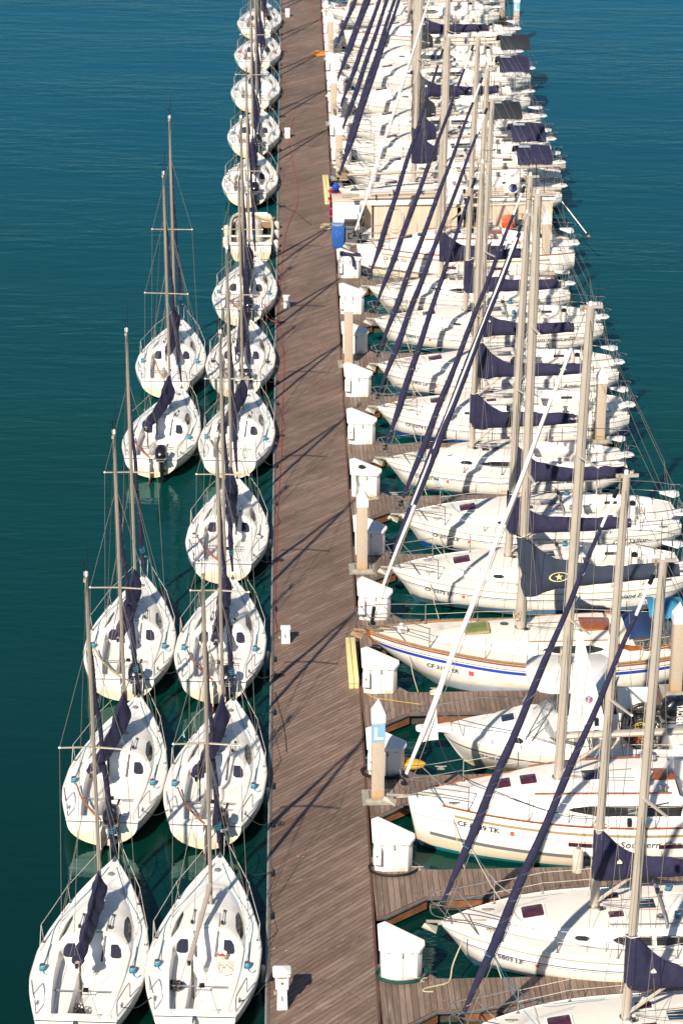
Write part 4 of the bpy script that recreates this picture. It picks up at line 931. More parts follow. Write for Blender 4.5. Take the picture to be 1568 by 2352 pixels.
def southern(i, bow, label, name, nx, cf, furl='sailcloth', head=14.7, full=True):
    B = CC; k = ('C',); r = thing('cruising_yacht', label, 'sailboat', (bow.x, bow.y, 0), HT, 'large white yachts with teak trim')
    part('hull', k+('hull',), lambda b: B.hull(b, [(.0,.03,'hull_white'),(.40,.385,'grey_stripe')], [(.13,'teal_bottom')]), r)
    part('deck', k+('deck',), lambda b: B.deck(b, 'gelcoat', 'gelcoat'), r)
    part('toe_rail', k+('toe',), lambda b: [b.tube([(x, sd*(mono(B.b, x)-.02), mono(B.sh, x)+.05) for x in B.xs(26) if x > .7], .028, 'varnish', n=5) for sd in (-1, 1)], r)
    for sd in (-1, 1): part('rub_strake', k+('rub', sd), lambda b: b.grid([[Vector((x, sd*(B.hy(x, mono(B.sh,x)-o)+.012), mono(B.sh,x)-o)) for o in (.13, .20)] for x in [1.15+i*.33 for i in range(25)]], 'tan_strip', flip=(sd > 0)), r)
    for sd in (-1, 1): part('hull_stripe', k+('hst', sd), lambda b: b.grid([[Vector((x, sd*(B.hy(x, mono(B.sh,x)-o)+.010), mono(B.sh,x)-o)) for o in (.80, .90)] for x in [.55+i*.33 for i in range(24)]], 'grey_stripe', flip=(sd > 0)), r)
    part('hull_port', k+('hp',), lambda b: [b.grid([[Vector((x, -(B.hy(x, mono(B.sh,x)-o)+.012), mono(B.sh,x)-o)) for o in (.42, .54)] for x in (x0, x0+.2, x0+.45, x0+.62)], 'purple_glass') for x0 in (4.0, 6.3)], r)
    for sd in (-1, 1):
        part('cabin_window', k+('w1', sd), lambda b: B.patch(b, 4.0, 7.0, .16, .62, 'smoked_glass', side=sd, tip0=True, n=20), r)
        part('window_frame', k+('wf', sd), lambda b: B.patch(b, 5.55, 5.85, .26, .52, 'clear_glass', side=sd, off=.02, n=6), r)
        part('handrail', k+('hr', sd), lambda b: b.tube([(x, sd*(mono(B.ct, x)-.04), B.dz(x, mono(B.ct, x)-.04)+.06) for x in (3.2, 4, 5, 6, 6.7)], .022, 'varnish', n=5), r)
        part('winch', k+('w',), lambda b: winch(b, .11, .22), r, (6.5, sd*.85, B.dz(6.5, .85)-.01))
        part('winch', k+('w',), None, r, (7.9, sd*1.28, B.dz(7.9, 1.28)-.01))
        part('cleat', ('cleat_b',), None, r, (1.15, sd*.5, B.dz(1.15,.5)))
    hatch(r, k, 2.45, 0, B.dz(2.45,0), .42, .48, 'purple_glass', R(-9)); hatch(r, k, 3.12, 0, B.dz(3.12,0), .42, .48, 'purple_glass', R(-7))
    hatch(r, k, 4.75, 0, B.dz(4.75,0), .46, .5, 'blue_glass', R(-3))
    part('companionway', k+('cw',), lambda b: (b.box((6.55,0,B.dz(6.5,0)+.02), (.75,.60,.03), 'varnish'), b.box((6.2,0,B.dz(6.1,0)+.05), (.16,.66,.06), 'gelcoat'), b.box((7.06,0,mono(B.sh,7)+.16), (.03,.6,.5), 'teak', Matrix.Rotation(R(-12),4,'Y'))), r, bevel=.006)
    part('cockpit_grating', k+('cg',), lambda b: [b.box((7.75+.5*q, s_*.78, B.dz(7.8,.7)+.012), (.42,.5,.02), 'weathered_teak') for q in range(3) for s_ in (-1, 1)], r)
    for _ in stanchions(r, B, k, [1.5, 3.0, 4.6, 6.2, 7.6, 8.8]): pass
    bow_pulpit(r, B, k, 1.5, .68, .2); stern_gear(r, B, k, x0=8.8, seats=not full); anchor(r, k, mono(B.sh,0)+.06, -.45, 'galvanised')
    zb = B.dz(3.9,0)-.02
    m, pt = mast_parts(r, k, 3.9, zb, head, .36, .125, .085, 'aluminium', [zb+4.6, zb+9.0], [1.15, .9], 4.0, 1.45, mono(B.sh,4)+.04, None, (10.1, .9, mono(B.sh,10)+.05), sweep=.35)
    p0, p1 = Vector((-.10,0,mono(B.sh,0)+.50)), pt(head-.15)+Vector((-.14,0,0))
    part('forestay', k+('fst',), lambda b: (b.tube([Vector((-.05,0,mono(B.sh,0)+.02)), p1], .010, 'wire', n=5), b.lathe([(.05,-.12),(.11,-.1),(.11,-.07),(.04,-.04),(.04,.04),(.11,.07),(.11,.1),(.04,.14)], 'black', p0, n=12)), r)
    f = part('furled_jib', k+('jib', furl), lambda b: furled(b, p0, p1, furl, .045, .072, .040, .015, .93, 4), r)
    if full:
        def FL(b):
            a = p0.lerp(p1,.085); c = p0.lerp(p1,.185); e = Vector((a.x+.50, a.y-.02, a.z+.10))
            b.add([a, c, e, a.lerp(e,.5)+Vector((0,.05,.0))], [(0,1,3),(3,1,2)], 'sailcloth'); b.add([a+Vector((0,.012,0)), c+Vector((0,.012,0)), e+Vector((0,.012,0)), a.lerp(e,.5)+Vector((0,.062,0))], [(3,1,0),(2,1,3)], 'sailcloth')
            b.tube(smoothline([e, e+Vector((.35,-.1,-.75)), (1.9,-.6,2.0), (4.2,-1.45,1.55), (6.6,-1.2,1.75)], 6), .013, 'dark_rope', n=5)
        part('jib_clew', k+('clew',), FL, f)
    gz = zb+1.25
    bm = part('boom', k+('boom',), lambda b: (b.tube([(0,0,0),(4.6,0,.10)], .085, 'aluminium', n=8, flat=1.5), b.box((0.02,0,-.02), (.14,.1,.2), 'engine_grey'), b.box((4.6,0,.1), (.05,.14,.22), 'engine_grey')), r, (4.06, 0, gz))
    def TR(b):
        y = .01; p = [(.03,0,.12),(1.02,0,.20),(.55,0,1.5),(.16,0,3.0)]
        rows = [[Vector((.03+.02*i, y*s_, .12+i*.36)), Vector((.03+.02*i+(1.0-.115*i)*.5, y*s_+.03*math.sin(i), .14+i*.36)), Vector((.04+.02*i+(1.02-.118*i), y*s_, .17+i*.36))] for i in range(9) for s_ in (1,)]
        b.grid(rows, 'sailcloth'); b.grid([[q-Vector((0,.014,0)) for q in rw] for rw in rows], 'sailcloth', flip=True)
        for i_, (cx, cz) in enumerate(((.55,1.05),)):
            ring = [Vector((cx+.095*math.cos(a), -.035, cz+.095*math.sin(a))) for a in [2*math.pi*i/20 for i in range(20)]]
            b.add([Vector((cx,-.035,cz))]+ring, [(0,i+1,(i+1) % 20+1) for i in range(10)], 'blue_stripe'); b.add([Vector((cx,-.035,cz))]+ring, [(0,i+1,(i+1) % 20+1) for i in range(10, 20)], 'sticker_red')
            for ch, oz in (('U', .01), ('S', -.085)):
                vs, fs = text_tris(ch, .10, 0, .003); b.add([(cx-.036+u, -.040, cz+oz+v) for u, v in vs], fs, 'white_paint')
    part('furled_mainsail', k+('tri',), TR, bm)
    part('boom_vang', k+('vang',), lambda b: (b.tube([(4.0,0,zb+.2),(5.3,0,gz-.02)], .04, 'aluminium', n=7), b.tube([(4.0,.05,zb+.3),(5.4,.04,gz)], .008, 'red_rope', n=4)), r)
    halyard_lines(r, k, 3.95, zb, B)
    cf_number(r, k, B, cf, 1.22, .40, .20, 'letter_dark' if full else 'letter_grey')
    name_on(r, k, B, name, nx, .50, .26, shear=.12, xs=1.08)
    return r
def classic(i, bow, label):
    B = CD; k = ('D',); r = thing('classic_yacht', label, 'sailboat', (bow.x, bow.y, 0), HT, None)
    part('hull', k+('hull',), lambda b: B.hull(b, [(.0,.06,'varnish'),(.06,.16,'hull_white'),(.16,.185,'red_stripe'),(.185,.22,'hull_white'),(.22,.32,'royal_blue')], [(.10,'green_bottom'),(.38,'pale_band')], tr='hull_white'), r)
    part('deck', k+('deck',), lambda b: B.deck(b, 'cream_deck', 'cream_deck', side='cream_deck'), r)
    part('cap_rail', k+('toe',), lambda b: ([b.tube([(x, sd*(mono(B.b, x)-.02), mono(B.sh, x)+.05) for x in B.xs(26)], .045, 'weathered_teak', n=5) for sd in (-1, 1)], b.box((-.03,0,mono(B.sh,0)-.02), (.16,.2,.16), 'varnish'), b.tube([(-.02,0,mono(B.sh,0)-.05),(.16,0,mono(B.sh,0)-.28)], .09, 'varnish', n=6)), r)
    for sd in (-1, 1):
        part('cabin_window', k+('w', sd), lambda b: B.patch(b, 5.0, 6.8, .2, .68, 'smoked_glass', side=sd, tip0=True, tip1=True, n=22), r)
        part('winch', k+('w',), lambda b: winch(b, .11, .24), r, (8.0, sd*1.02, B.dz(8.0, 1.02)-.01))
        part('coaming_trim', k+('ct', sd), lambda b: b.grid([[Vector((x, sd*(mono(B.c0,x)-.01), B.dz(x, mono(B.c0,x)-.05)+.02+o)) for o in (-.14, .06)] for x in (7.1,7.6,8.2,8.8,9.3)], 'varnish'), r)
        part('cabin_trim', k+('cabt', sd), lambda b: b.tube([(x, sd*(mono(B.ct, x)+.02), B.dz(x, mono(B.ct, x)+.02)+.02) for x in (4.6, 5.4, 6.2, 6.9)], .022, 'weathered_teak', n=5), r)
    h = part('hatch', k+('gh',), lambda b: b.box((0,0,.05), (.62,.60,.05), 'green_glass'), r, (3.15, 0, B.dz(3.15,0)), (0, R(-7), 0), bevel=.01)
    part('hatch_frame', k+('ghf',), lambda b: [b.box(c, d, 'green_glass' if 0 else 'tan_strip') for c, d in (((0,.33,.03),(.72,.06,.07)),((0,-.33,.03),(.72,.06,.07)),((.34,0,.03),(.06,.6,.07)),((-.34,0,.03),(.06,.6,.07)))], h)
    part('deck_vent', k+('sv',), lambda b: b.lathe([(.13,0),(.13,.03),(.05,.06)], 'stainless', n=14), r, (4.0, .3, B.dz(4.0,.3)))
    part('companionway', k+('cw',), lambda b: (b.prism([(6.2,-.42),(7.1,-.38),(7.1,.38),(6.2,.42)], B.dz(6.6,0)-.02, B.dz(6.6,0)+.06, 'varnish'), b.box((7.1,0,mono(B.sh,7.1)+.1), (.04,.6,.5), 'teak')), r, bevel=.008)
    part('windlass', k+('wl',), lambda b: (b.box((.95,0,B.dz(.95,0)+.08), (.28,.2,.16), 'white_paint'), b.lathe([(.09,-.18),(.07,-.1),(.07,.1),(.09,.18)], 'galvanised', (.95,0,B.dz(.95,0)+.14), n=10, M=Matrix.Rotation(R(90),3,'X'))), r, bevel=.02)
    for _ in stanchions(r, B, k, [1.7, 3.3, 4.8, 6.3, 7.8, 9.0], .10, .66): pass
    bow_pulpit(r, B, k, 1.7, .62, .42, .36); stern_gear(r, B, k, x0=8.6, seats=False); anchor(r, k, mono(B.sh,0)+.06, -.35, 'chain_rust')
    zb = B.dz(4.45,0)-.02
    m, pt = mast_parts(r, k, 4.45, zb, 14.8, .12, .13, .10, 'aluminium', [zb+5.0, zb+9.4], [1.1, .85], 4.5, 1.45, mono(B.sh,4.5)+.04, None, (10.0, .5, mono(B.sh,10)+.05), sweep=.1)
    p0, p1 = Vector((.06,0,mono(B.sh,0)+.55)), pt(14.6)+Vector((-.16,0,0))
    part('forestay', k+('fst',), lambda b: (b.tube([Vector((.0,0,mono(B.sh,0)+.02)), p1], .010, 'wire', n=5), b.tube([p0-Vector((0,0,.3)), p0+Vector((.06,0,.25))], .055, 'engine_black', n=8), b.lathe([(.12,0),(.12,.03),(.04,.05)], 'black', p0-Vector((0,0,.3)), n=12)), r)
    f = part('furled_jib', k+('jib',), lambda b: furled(b, p0, p1, 'navy_canvas', .05, .10, .045, .28, .93, 6), r)
    part('jib_sleeve', k+('jibw',), lambda b: (furled(b, p0, p1, 'sailcloth', .035, .045, .05, .03, .32, 1), b.tube([p0.lerp(p1, .28)+Vector((-.09,-.05,0)), p0.lerp(p1, .92)+Vector((-.04,-.03,0))], .030, 'sailcloth', n=6)), f)
    covered_boom(r, k, 4.58, zb+1.45, 4.5, 9, 1.55, 'slate_canvas', logo=False, w=.22, ship=.95, lowm=.42, endh=.26, droop=.0, star=True, tilt=-5)
    part('rope_bundle', k+('rb',), lambda b: rope_heap(b, (4.32,-.1,zb+.35), .12, 'natural_rope', 9, .016, .32, 4), r)
    def DG(b):
        rows = []
        for i in range(7):
            t = i/6; rows.append([Vector((7.55+.85*t, .9*math.sin(a), B.dz(6.9,0)-.12+(.04+.22*math.sin(t*math.pi))*(.35+.65*math.cos(a)))) for a in [R(-80+160*j/12) for j in range(13)]])
        b.grid(rows, 'hood_blue', flip=True); b.grid([[p-Vector((0,0,.015)) for p in q] for q in rows], 'hood_blue')
    part('spray_hood', k+('dg',), DG, r)
    def BC(b):
        rows = [[Vector((8.15+1.05*i/6, y*.62, 2.45+.04*math.sin(i*1.7)-.55*(abs(y)/1.0)**2*.5+(.05 if i in (0,6) else 0))) for y in [-1.0+.2*j for j in range(11)]] for i in range(7)]
        b.grid(rows, 'turquoise_canvas', flip=True); b.grid([[p-Vector((0,0,.02)) for p in q] for q in rows], 'turquoise_canvas')
    c = part('bimini_top', k+('bc',), BC, r)
    part('bimini_frame', k+('bcf',), lambda b: [b.tube([(8.7, s_*.9, 1.2), (x, s_*.6, 2.16), (x, 0, 2.43), ], .014, 'stainless', n=5) for s_ in (-1, 1) for x in (8.2, 8.7, 9.15)], c)
    halyard_lines(r, k, 4.5, zb, B)
    part('registration_number', k+('cf',), lambda b: B.htext(b, 'CF 3192 ER', 1.62, .56, .19, 'letter_dark', bold=.004, xs=1.0), r)
    def ST(b):
        q = []
        for u, v in ((2.82,0),(2.97,0),(2.97,.15),(2.82,.15)):
            z = mono(B.sh, u)-.56+v; q.append((u, -(B.hy(u, z)+.012), z))
        b.add(q, [(0,1,2,3)], 'sticker_red')
    part('registration_sticker', k+('stk',), ST, r)
    return r
part_orig = part
def part(name, key, fn, parent, *a, **kw):      # fn None = reuse a mesh of an earlier boat
    return part_orig(name, key, fn, parent, *a, **kw)
def bow(u, v, z=1.22): return at(u, v, z)
# prime shared meshes used without a builder
def prime(name, key, fn, **kw):
    b = MB(); fn(b); CACHE[key] = b.mesh(name, **kw)
prime('cleat', ('cleat_b',), lambda b: (b.tube([(-.14,0,.07),(.14,0,.07)], .017, 'stainless', n=6), b.box((0,0,.035), (.09,.04,.07), 'stainless')))
prime('winch', ('C','w'), lambda b: winch(b, .11, .22))
catalina(0, bow(1060,2380), 'white yacht cut off by the bottom right corner of the picture', seed=1)
catalina(1, bow(1014,2121), 'white yacht with the number CF 5803 LE on its bow and furled navy jib', 'CF 5803 LE', seed=4, numx=.98, band='grey_blue_band')
southern(2, bow(937,1833,1.38), 'large white yacht named Southern Cross with teak strips and a white furled jib', 'Southern Cross', 5.3, 'CF 8809 TK')
classic(4, bow(849,1451,1.60), 'cream decked classic yacht with blue and red stripes and a star on its slate cover')
catalina(5, bow(901,1306), 'white yacht with the number CF 5572 LE beside the cream decked classic yacht', 'CF 5572 LE', ('Island F', 6.9, .20), seed=2, hd=.5)
catalina(6, bow(922,1184), 'white yacht numbered CF 5575 LE with a name ending in Sailor', 'CF 5575 LE', ('Old Sailor', 6.75, .24), seed=5, band='bright_blue_band')
capri(7, bow(886,1054,1.20), 'white yacht CF 1327 PR with a dark wedge window on its foredeck', 'CF 1327 PR', ('Last Lap', 5.6), seed=7)
catalina(8, bow(868,936), 'white yacht named Manana with a bright blue band at its waterline', 'CF 5574 LE', ('Manana', 7.1, .24), seed=8, band='bright_blue_band')
catalina(9, bow(869,838), 'white yacht with the number CF 5805 LE and a name ending in tude', 'CF 5805 LE', ('Attitude', 6.9, .24), seed=11)
catalina(10, bow(861,734), 'white yacht with the long name Incommunicado near its stern', 'CF 5804 LE', ('Incommunicado', 5.9, .26), seed=10)
capri(11, bow(849,659,1.20), 'white yacht with a straight navy boom cover and a name ending in dar', 'CF 2216 LE', ('Radar', 6.6), seed=12)
southern(12, bow(819,563,1.38), 'white plumb-bowed yacht with tan strips berthed in front of the beige houseboat', 'Southwinds', 5.0, 'CF 5518 TN', full=False).scale = (.92, 1, 1)
far = [
 (777,436,'catalina','white yacht right behind the beige houseboat', dict(seed=3, cover=False, short='navy_canvas', mx=3.1), (1230,372,'navy_canvas')),
 (790,382,'catalina','white yacht with navy bimini, second beyond the beige houseboat', dict(seed=14, cover=False, short='navy_canvas', mx=2.96), (1215,314,'navy_canvas')),
 (785,328,'catalina','white yacht with slate bimini, third beyond the beige houseboat', dict(seed=15, cover=False, short='dark_canvas', mx=3.16), (1160,258,'dark_canvas')),
 (780,275,'catalina','white yacht with long navy boom cover, fourth beyond the beige houseboat', dict(seed=16, mx=3.37), None),
 (770,218,'catalina','white yacht with navy bimini, fifth beyond the beige houseboat', dict(seed=17, cover=False, mx=3.68), (1183,158,'navy_canvas')),
 (787,165,'catalina','white yacht with slate bimini, sixth beyond the beige houseboat', dict(seed=18, cover=False, short='dark_canvas', mx=3.45), (1185,108,'dark_canvas')),
 (772,126,'catalina','white yacht with long navy boom cover, seventh beyond the beige houseboat', dict(seed=19, mx=3.86), None),
 (790,77,'southern','tall white plumb-bowed yacht near the far end with a long bare boom', dict(), None),
 (757,23,'catalina','white yacht second from the far end of the row', dict(seed=22, cover=False, mx=4.4), None),
 (776,-25,'catalina','white yacht at the far end of the row, partly out of the picture', dict(seed=23, mx=4.1), None),
]
for u, v, ty, lb, kw, bim in far:
    p = bow(u, v, 1.22)
    if ty == 'catalina':
        q = catalina(0, p, lb, **kw); q.scale = (1.15, 1.08, 1.05)
        if bim:
            c = at(bim[0], bim[1], 2.95); x = round((c.x-p.x)/1.15, 2); bimini_on(q, ('A',), (x-.72, x+.72, 2.8, 1.25, bim[2]))
    else: southern(0, p, lb, 'Windrose', 5.2, 'CF 7120 GH', full=False)
# ------------------------------------------------------------------ water, dock, fingers
DZ = .45
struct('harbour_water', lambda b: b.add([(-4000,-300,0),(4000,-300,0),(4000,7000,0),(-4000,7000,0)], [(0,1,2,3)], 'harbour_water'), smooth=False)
def seabed(b): b.add([(-4000,-300,-6),(4000,-300,-6),(4000,7000,-6),(-4000,7000,-6)], [(0,1,2,3)], 'float_black')
DL, DR = -.765, 1.84
YB = [51.05+5.0*k for k in range(-1, 12)]
YB = YB + [110.8, 115.6, 120.3, 125.1, 130.1, 135.1, 140.1, 145.1, 150.1, 155.1, 160.1, 165.1]
def dock(b):
    b.box(((DL+DR)/2, 120, DZ-.06), (DR-DL-.10, 170, .12), 'dock_planks')
dk = struct('dock', dock, smooth=False)
part('edge_board', ('eb',), lambda b: (b.box((DL+.025,120,DZ-.10), (.06,170,.24), 'edge_grey'), b.box((DL-.025,120,DZ-.06), (.04,170,.07), 'galvanised')), dk)
part('edge_board', ('eb2',), lambda b: b.box((DR-.02,120,DZ-.055), (.06,170,.13), 'edge_brown'), dk)
part('dock_float', ('df',), lambda b: [b.box((.53, 38+2.6*i, .08), (2.3,2.3,.5), 'float_black') for i in range(64)], dk)
FL = 9.3
def finger_part(i, yb):
    o = bpy.data.objects.new('finger_pier', None); COL.objects.link(o); o['kind'] = 'structure'; o.location = (DR+.01, yb, 0); o.rotation_euler = (0,0,R(1.2))
    F = [(0,-2.05),(.22,-2.0),(1.30,-1.16),(FL,-1.14),(FL+.1,-1.04),(FL+.1,.0),(FL,.10),(1.75,.08),(1.35,.12),(.95,.62),(.85,.78),(0,.80)]
    def top(b):
        b.prism([(x*1, y) for x, y in F], DZ-.12, DZ-.004, 'fascia', 'finger_planks')
    part('pier_deck', ('fp',), top, o)
    def edge(b):
        near = [(0,-2.09),(.22,-2.05),(1.30,-1.19),(FL,-1.17),(FL+.12,-1.07),(FL+.12,.03),(FL,.13),(1.75,.11),(1.37,.15),(.98,.65),(.88,.81)]
        rows = []
        for x, y in near: rows.append((x, y))
        L_ = [Vector((x, y, DZ-.06)) for x, y in rows]
        b.tube(L_, .048, 'edge_grey', n=6, flat=1.3)
    part('rub_edge', ('fe',), edge, o)
    part('waler', ('fw',), lambda b: (b.box((5.6,-1.12,DZ-.25), (7.6,.05,.22), 'fascia'), b.box((.76,-1.58,DZ-.25), (1.36,.05,.22), 'fascia', Matrix.Rotation(math.atan2(.84,1.08),4,'Z')), b.box((5.6,-1.16,DZ-.39), (7.6,.05,.05), 'algae')), o)
    part('pier_float', ('ff',), lambda b: [b.box((1.7+2.0*q,-.52,.06), (1.7,1.0,.42), 'float_black' if q % 2 else 'algae') for q in range(4)], o)
    return o
for i, yb in enumerate(YB): finger_part(i, yb)
# ------------------------------------------------------------------ dock boxes
def box_poly(k=1.0, dx=0): return [(.02,.10),(.24,.02),(.86,.02),(.99,.22),(.99,.34),(.18,.82),(.02,.74)]
def dock_box(x, y, label, power=True, hose=None, group='white lockers along the right edge of the dock'):
    t = thing('dock_box', label, 'locker', (x, y, DZ), R(1.2), group)
    P = box_poly(); cx, cy = .5, .35
    part('body', ('db','body'), lambda b: b.prism(P, 0, .80, 'white_box'), t, bevel=.012)
    def lid(b):
        q = [(cx+(px-cx)*1.12, cy+(py-cy)*1.14) for px, py in P]; n = len(q)
        zt = [.90,.88,.86,.88,.92,1.12,1.10]; zb = [.82,.80,.78,.80,.84,1.04,1.02]; zb = [z-.0 for z in zb]
        vs = [(a, c, z) for (a, c), z in zip(q, zb)] + [(a, c, z) for (a, c), z in zip(q, zt)] + [(.42,.36,1.05)]
        fs = [tuple(range(n))[::-1]] + [(i,(i+1) % n, n+(i+1) % n, n+i) for i in range(n)] + [(n+i, n+(i+1) % n, 2*n) for i in range(n)]
        b.add(vs, fs, 'white_box')
    part('lid', ('db','lid'), lid, t, sharp=20, bevel=.006)
    part('gable', ('db','gab'), lambda b: b.prism([(.03,.72),(.18,.80),(.97,.35),(.97,.25)], .79, lambda a, c: .86+.2*max(0,(c-.3))/.5, 'white_box'), t)
    part('door_seam', ('db','seam'), lambda b: (b.box((.52,.015,.40), (.012,.006,.74), 'engine_grey'), b.box((.70,.012,.06), (.16,.01,.10), 'beige_panel')), t)
    part('latch', ('db','latch'), lambda b: (b.box((.52,.008,.72), (.05,.02,.08), 'galvanised'), b.box((.52,.0,.66), (.035,.02,.035), 'black')), t)
    for q in (.2,.75): part('hinge', ('db','hinge'), lambda b: b.box((0,0,0), (.08,.02,.05), 'galvanised'), t, (q,.012 if q > .5 else .03,.77))
    if power:
        pw = part('power_outlet', ('db','pw'), lambda b: (b.prism([(-.03,-.10),(.17,-.16),(.20,.02),(.0,.10)], .28, .74, 'white_box'), ), t, bevel=.02)
        part('badge', ('db','bdg'), lambda b: b.lathe([(.03,0),(.03,.012)], 'gold', (.07,-.14,.55), n=10, M=Matrix.Rotation(R(90),3,'X')), pw)
    return t
def hose(x, y, label, mat, r=.58, rr=.018, n=5, sq=.75, group=None, seed=1):
    def H(b):
        pts = []
        for i in range(n*28):
            a = 2*math.pi*i/28; q = r*(1+.02*math.sin(i*1.3+seed)+.012*(i//28)); pts.append((q*math.cos(a), sq*q*math.sin(a), rr+.02*(i//28)))
        b.tube(pts, rr, mat, n=6)
    o = part('hose', ('hose', mat, r, n), H, None, (x, y, DZ)); return tag(o, label, 'hose', group)
bl = ['white dock box nearest the camera with a dark green hose coiled round its foot', 'white dock box with a black hose round its foot by Southern Cross',
 'white dock box half hidden behind the square pile marked L', 'white dock box next to the pale yellow beams and the bow of the classic yacht',
 'white dock box with a thin white pole crossing it', 'white dock box half hidden behind the second square pile',
 'white dock box with a knotted rope on its lid and netting at its foot', 'white dock box between the bows of the yachts Manana and CF 1327 PR',
 'white dock box beside the bow of CF 5805 LE', 'white dock box behind the tan pile, third pile from the front', 'white dock box with a square clean lid on the far side of the third pile',
 'white dock box with a navy cloth thrown over its lid']
for k in range(12):
    dock_box(DR+.06, YB[k+1]+.02, bl[k], power=(k in (1,3,7,8,10,11,2,4)))
kfar = [(15,'white dock box beside the farthest pale yellow beams'),(16,'white dock box with an orange line at its foot'),(17,'white dock box half hidden behind the tall pointed pile near the far grey power box'),(18,'white dock box just beyond the fifth square pile'),
        (19,'white dock box half hidden behind the farthest left pile'),(20,'white dock box by the orange rope heap'),(21,'white dock box with a red hose near the far end'),(22,'farthest white dock box at the top of the picture')]
for k, lb in kfar: dock_box(DR+.08, YB[k+1]+.02 if k+1 < len(YB) else 165, lb, power=True)
hose(DR+.56, YB[1]+.26, 'dark green hose coiled around the foot of the nearest dock box', 'green_hose', .58, .013, 6, .60)
hose(DR+.55, YB[2]+.16, 'black hose coiled around the dock box in front of Southern Cross', 'black', .60, .018, 4, .62)
hose(DR+.50, YB[3]+.26, 'black hose coiled behind the pile marked L', 'black', .60, .02, 5, .6)
# cloth, knots and nets on boxes
o = part('cloth', ('cloth',), lambda b: (sail_cover(b, .62, .10, .05, 3, .1, 'navy_canvas', lowm=.04, fwd=.3, endh=.06), b.tube(smoothline([(0,-.04,.05),(.2,-.12,-.02),(.27,-.3,-.12),(.30,-.36,-.42)]), [.05]*8+[.07]*11, 'navy_canvas', n=7)), None, (DR+.42, YB[12]+.2, DZ+1.02)); tag(o, 'navy cloth thrown over the lid of a white dock box', 'cloth')
coilthing(DR+.42, YB[7]+.25, DZ+1.0, 'small dark knot of rope lying on a dock box lid', r=.12, seed=5, turns=4, rr=.018)
coilthing(DR+.60, YB[7]-.10, DZ, 'pale tangled line on the planks before the box with the knot', 'natural_rope', r=.46, seed=6, turns=9, rr=.009, sq=.45)
# kayak behind the L pile's box
def kayak(b):
    rows = []
    for i in range(21):
        t = i/20; x = -1.1+2.2*t; w = .30*math.sin(math.pi*t)**.6+.004; hh = .17*math.sin(math.pi*t)**.4+.01
        rows.append([Vector((x, w*math.cos(a), .20+.10*(2*t-1)**2+hh*math.sin(a)*(.55 if math.sin(a) > 0 else 1))) for a in [2*math.pi*j/16 for j in range(16)]])
    b.grid(rows, 'kayak_yellow', closed=True)
kp = at(950,1772,.45)
k_ = thing('kayak', 'yellow kayak lying on the planks behind the dock box at the pile marked L', 'kayak', (DR+1.05, YB[3]+.55, DZ), R(-32)); part('hull', ('kayak',), kayak, k_, scale=(.62,.9,1)); part('seat_well', ('kaysw',), lambda b: b.lathe([(.01,.27),(.20,.275),(.23,.30),(.25,.295)], 'black_plastic', n=16, cap=False), k_, scale=(1.3,.7,1))
# ------------------------------------------------------------------ piles
def pile(x, y, label, h=2.25, L=False, group='square concrete piles with white pointed caps', w=.34):
    t = thing('mooring_pile', label, 'pile', (x, y, DZ), R(1), group)
    part('shaft', ('pile', h, w), lambda b: b.box((0,0,h/2-1.0), (w,w,h+2.0), 'concrete_pile'), t, bevel=.02)
    part('cap', ('pcap', w), lambda b: (b.box((0,0,.10), (w+.035,w+.035,.24), 'white_paint'), b.add([(-w/2-.02,-w/2-.02,.22),(w/2+.02,-w/2-.02,.22),(w/2+.02,w/2+.02,.22),(-w/2-.02,w/2+.02,.22),(0,0,.62)], [(0,1,4),(1,2,4),(2,3,4),(3,0,4)], 'white_paint')), t, (0,0,h))
    part('bracket', ('pbr', w), lambda b: (b.box((0,-w/2-.09,.05), (w+.34,.05,.12), 'galvanised'), b.box((-w/2-.09,0,.05), (.05,w+.2,.12), 'galvanised'), b.box((w/2+.09,0,.05), (.05,w+.2,.12), 'galvanised'), b.box((0,0,.012), (w+.5,w+.5,.02), 'galvanised')), t)
    if L:
        s = part('letter_sign', ('psg', w), lambda b: (b.box((0,-w/2-.004,0), (w+.006,.012,.52), 'sign_blue'), b.box((w/2+.004,0,0), (.012,w+.006,.52), 'sign_blue')), t, (0,0,h-.32))
        def LL(b):
            vs, fs = text_tris('L', .50, 0, .012, 1.0); b.add([(u-.13, -w/2-.014, v-.18) for u, v in vs], fs, 'white_paint')
        part('letter', ('pll',), LL, s)
    return t
pile(2.12, 59.95, 'square concrete pile on the left with a white letter L on a pale blue band', L=True, h=2.35)
pile(2.10, 75.0, 'square concrete pile without a sign, second from the front by the dock')
pile(2.10, 94.85, 'square tan pile with mottled shaft, third from the front by the dock')
pile(2.24, 122.5, 'square tan pile by the pale yellow beams at the far houseboat')
pile(2.15, 133.5, 'tall tan pile with pointed white cap halfway up the far row of boxes')
pile(2.22, 149.1, 'farthest tan pile by the dock next to the orange rope heap')
pile(10.95, 66.1, 'square concrete pile at the right edge beyond the powerboat cockpit')
pile(11.04, 86.4, 'square concrete pile on the right between the sterns of Manana and CF 1327 PR')
pile(10.95, 106.8, 'square tan pile at the sterns by the yacht with tan strips')
pile(13.6, 154.6, 'farthest pile on the right with a pale blue letter L band', L=True)
pile(13.2, 160.6, 'plain pile standing behind the farthest lettered pile', h=2.6)
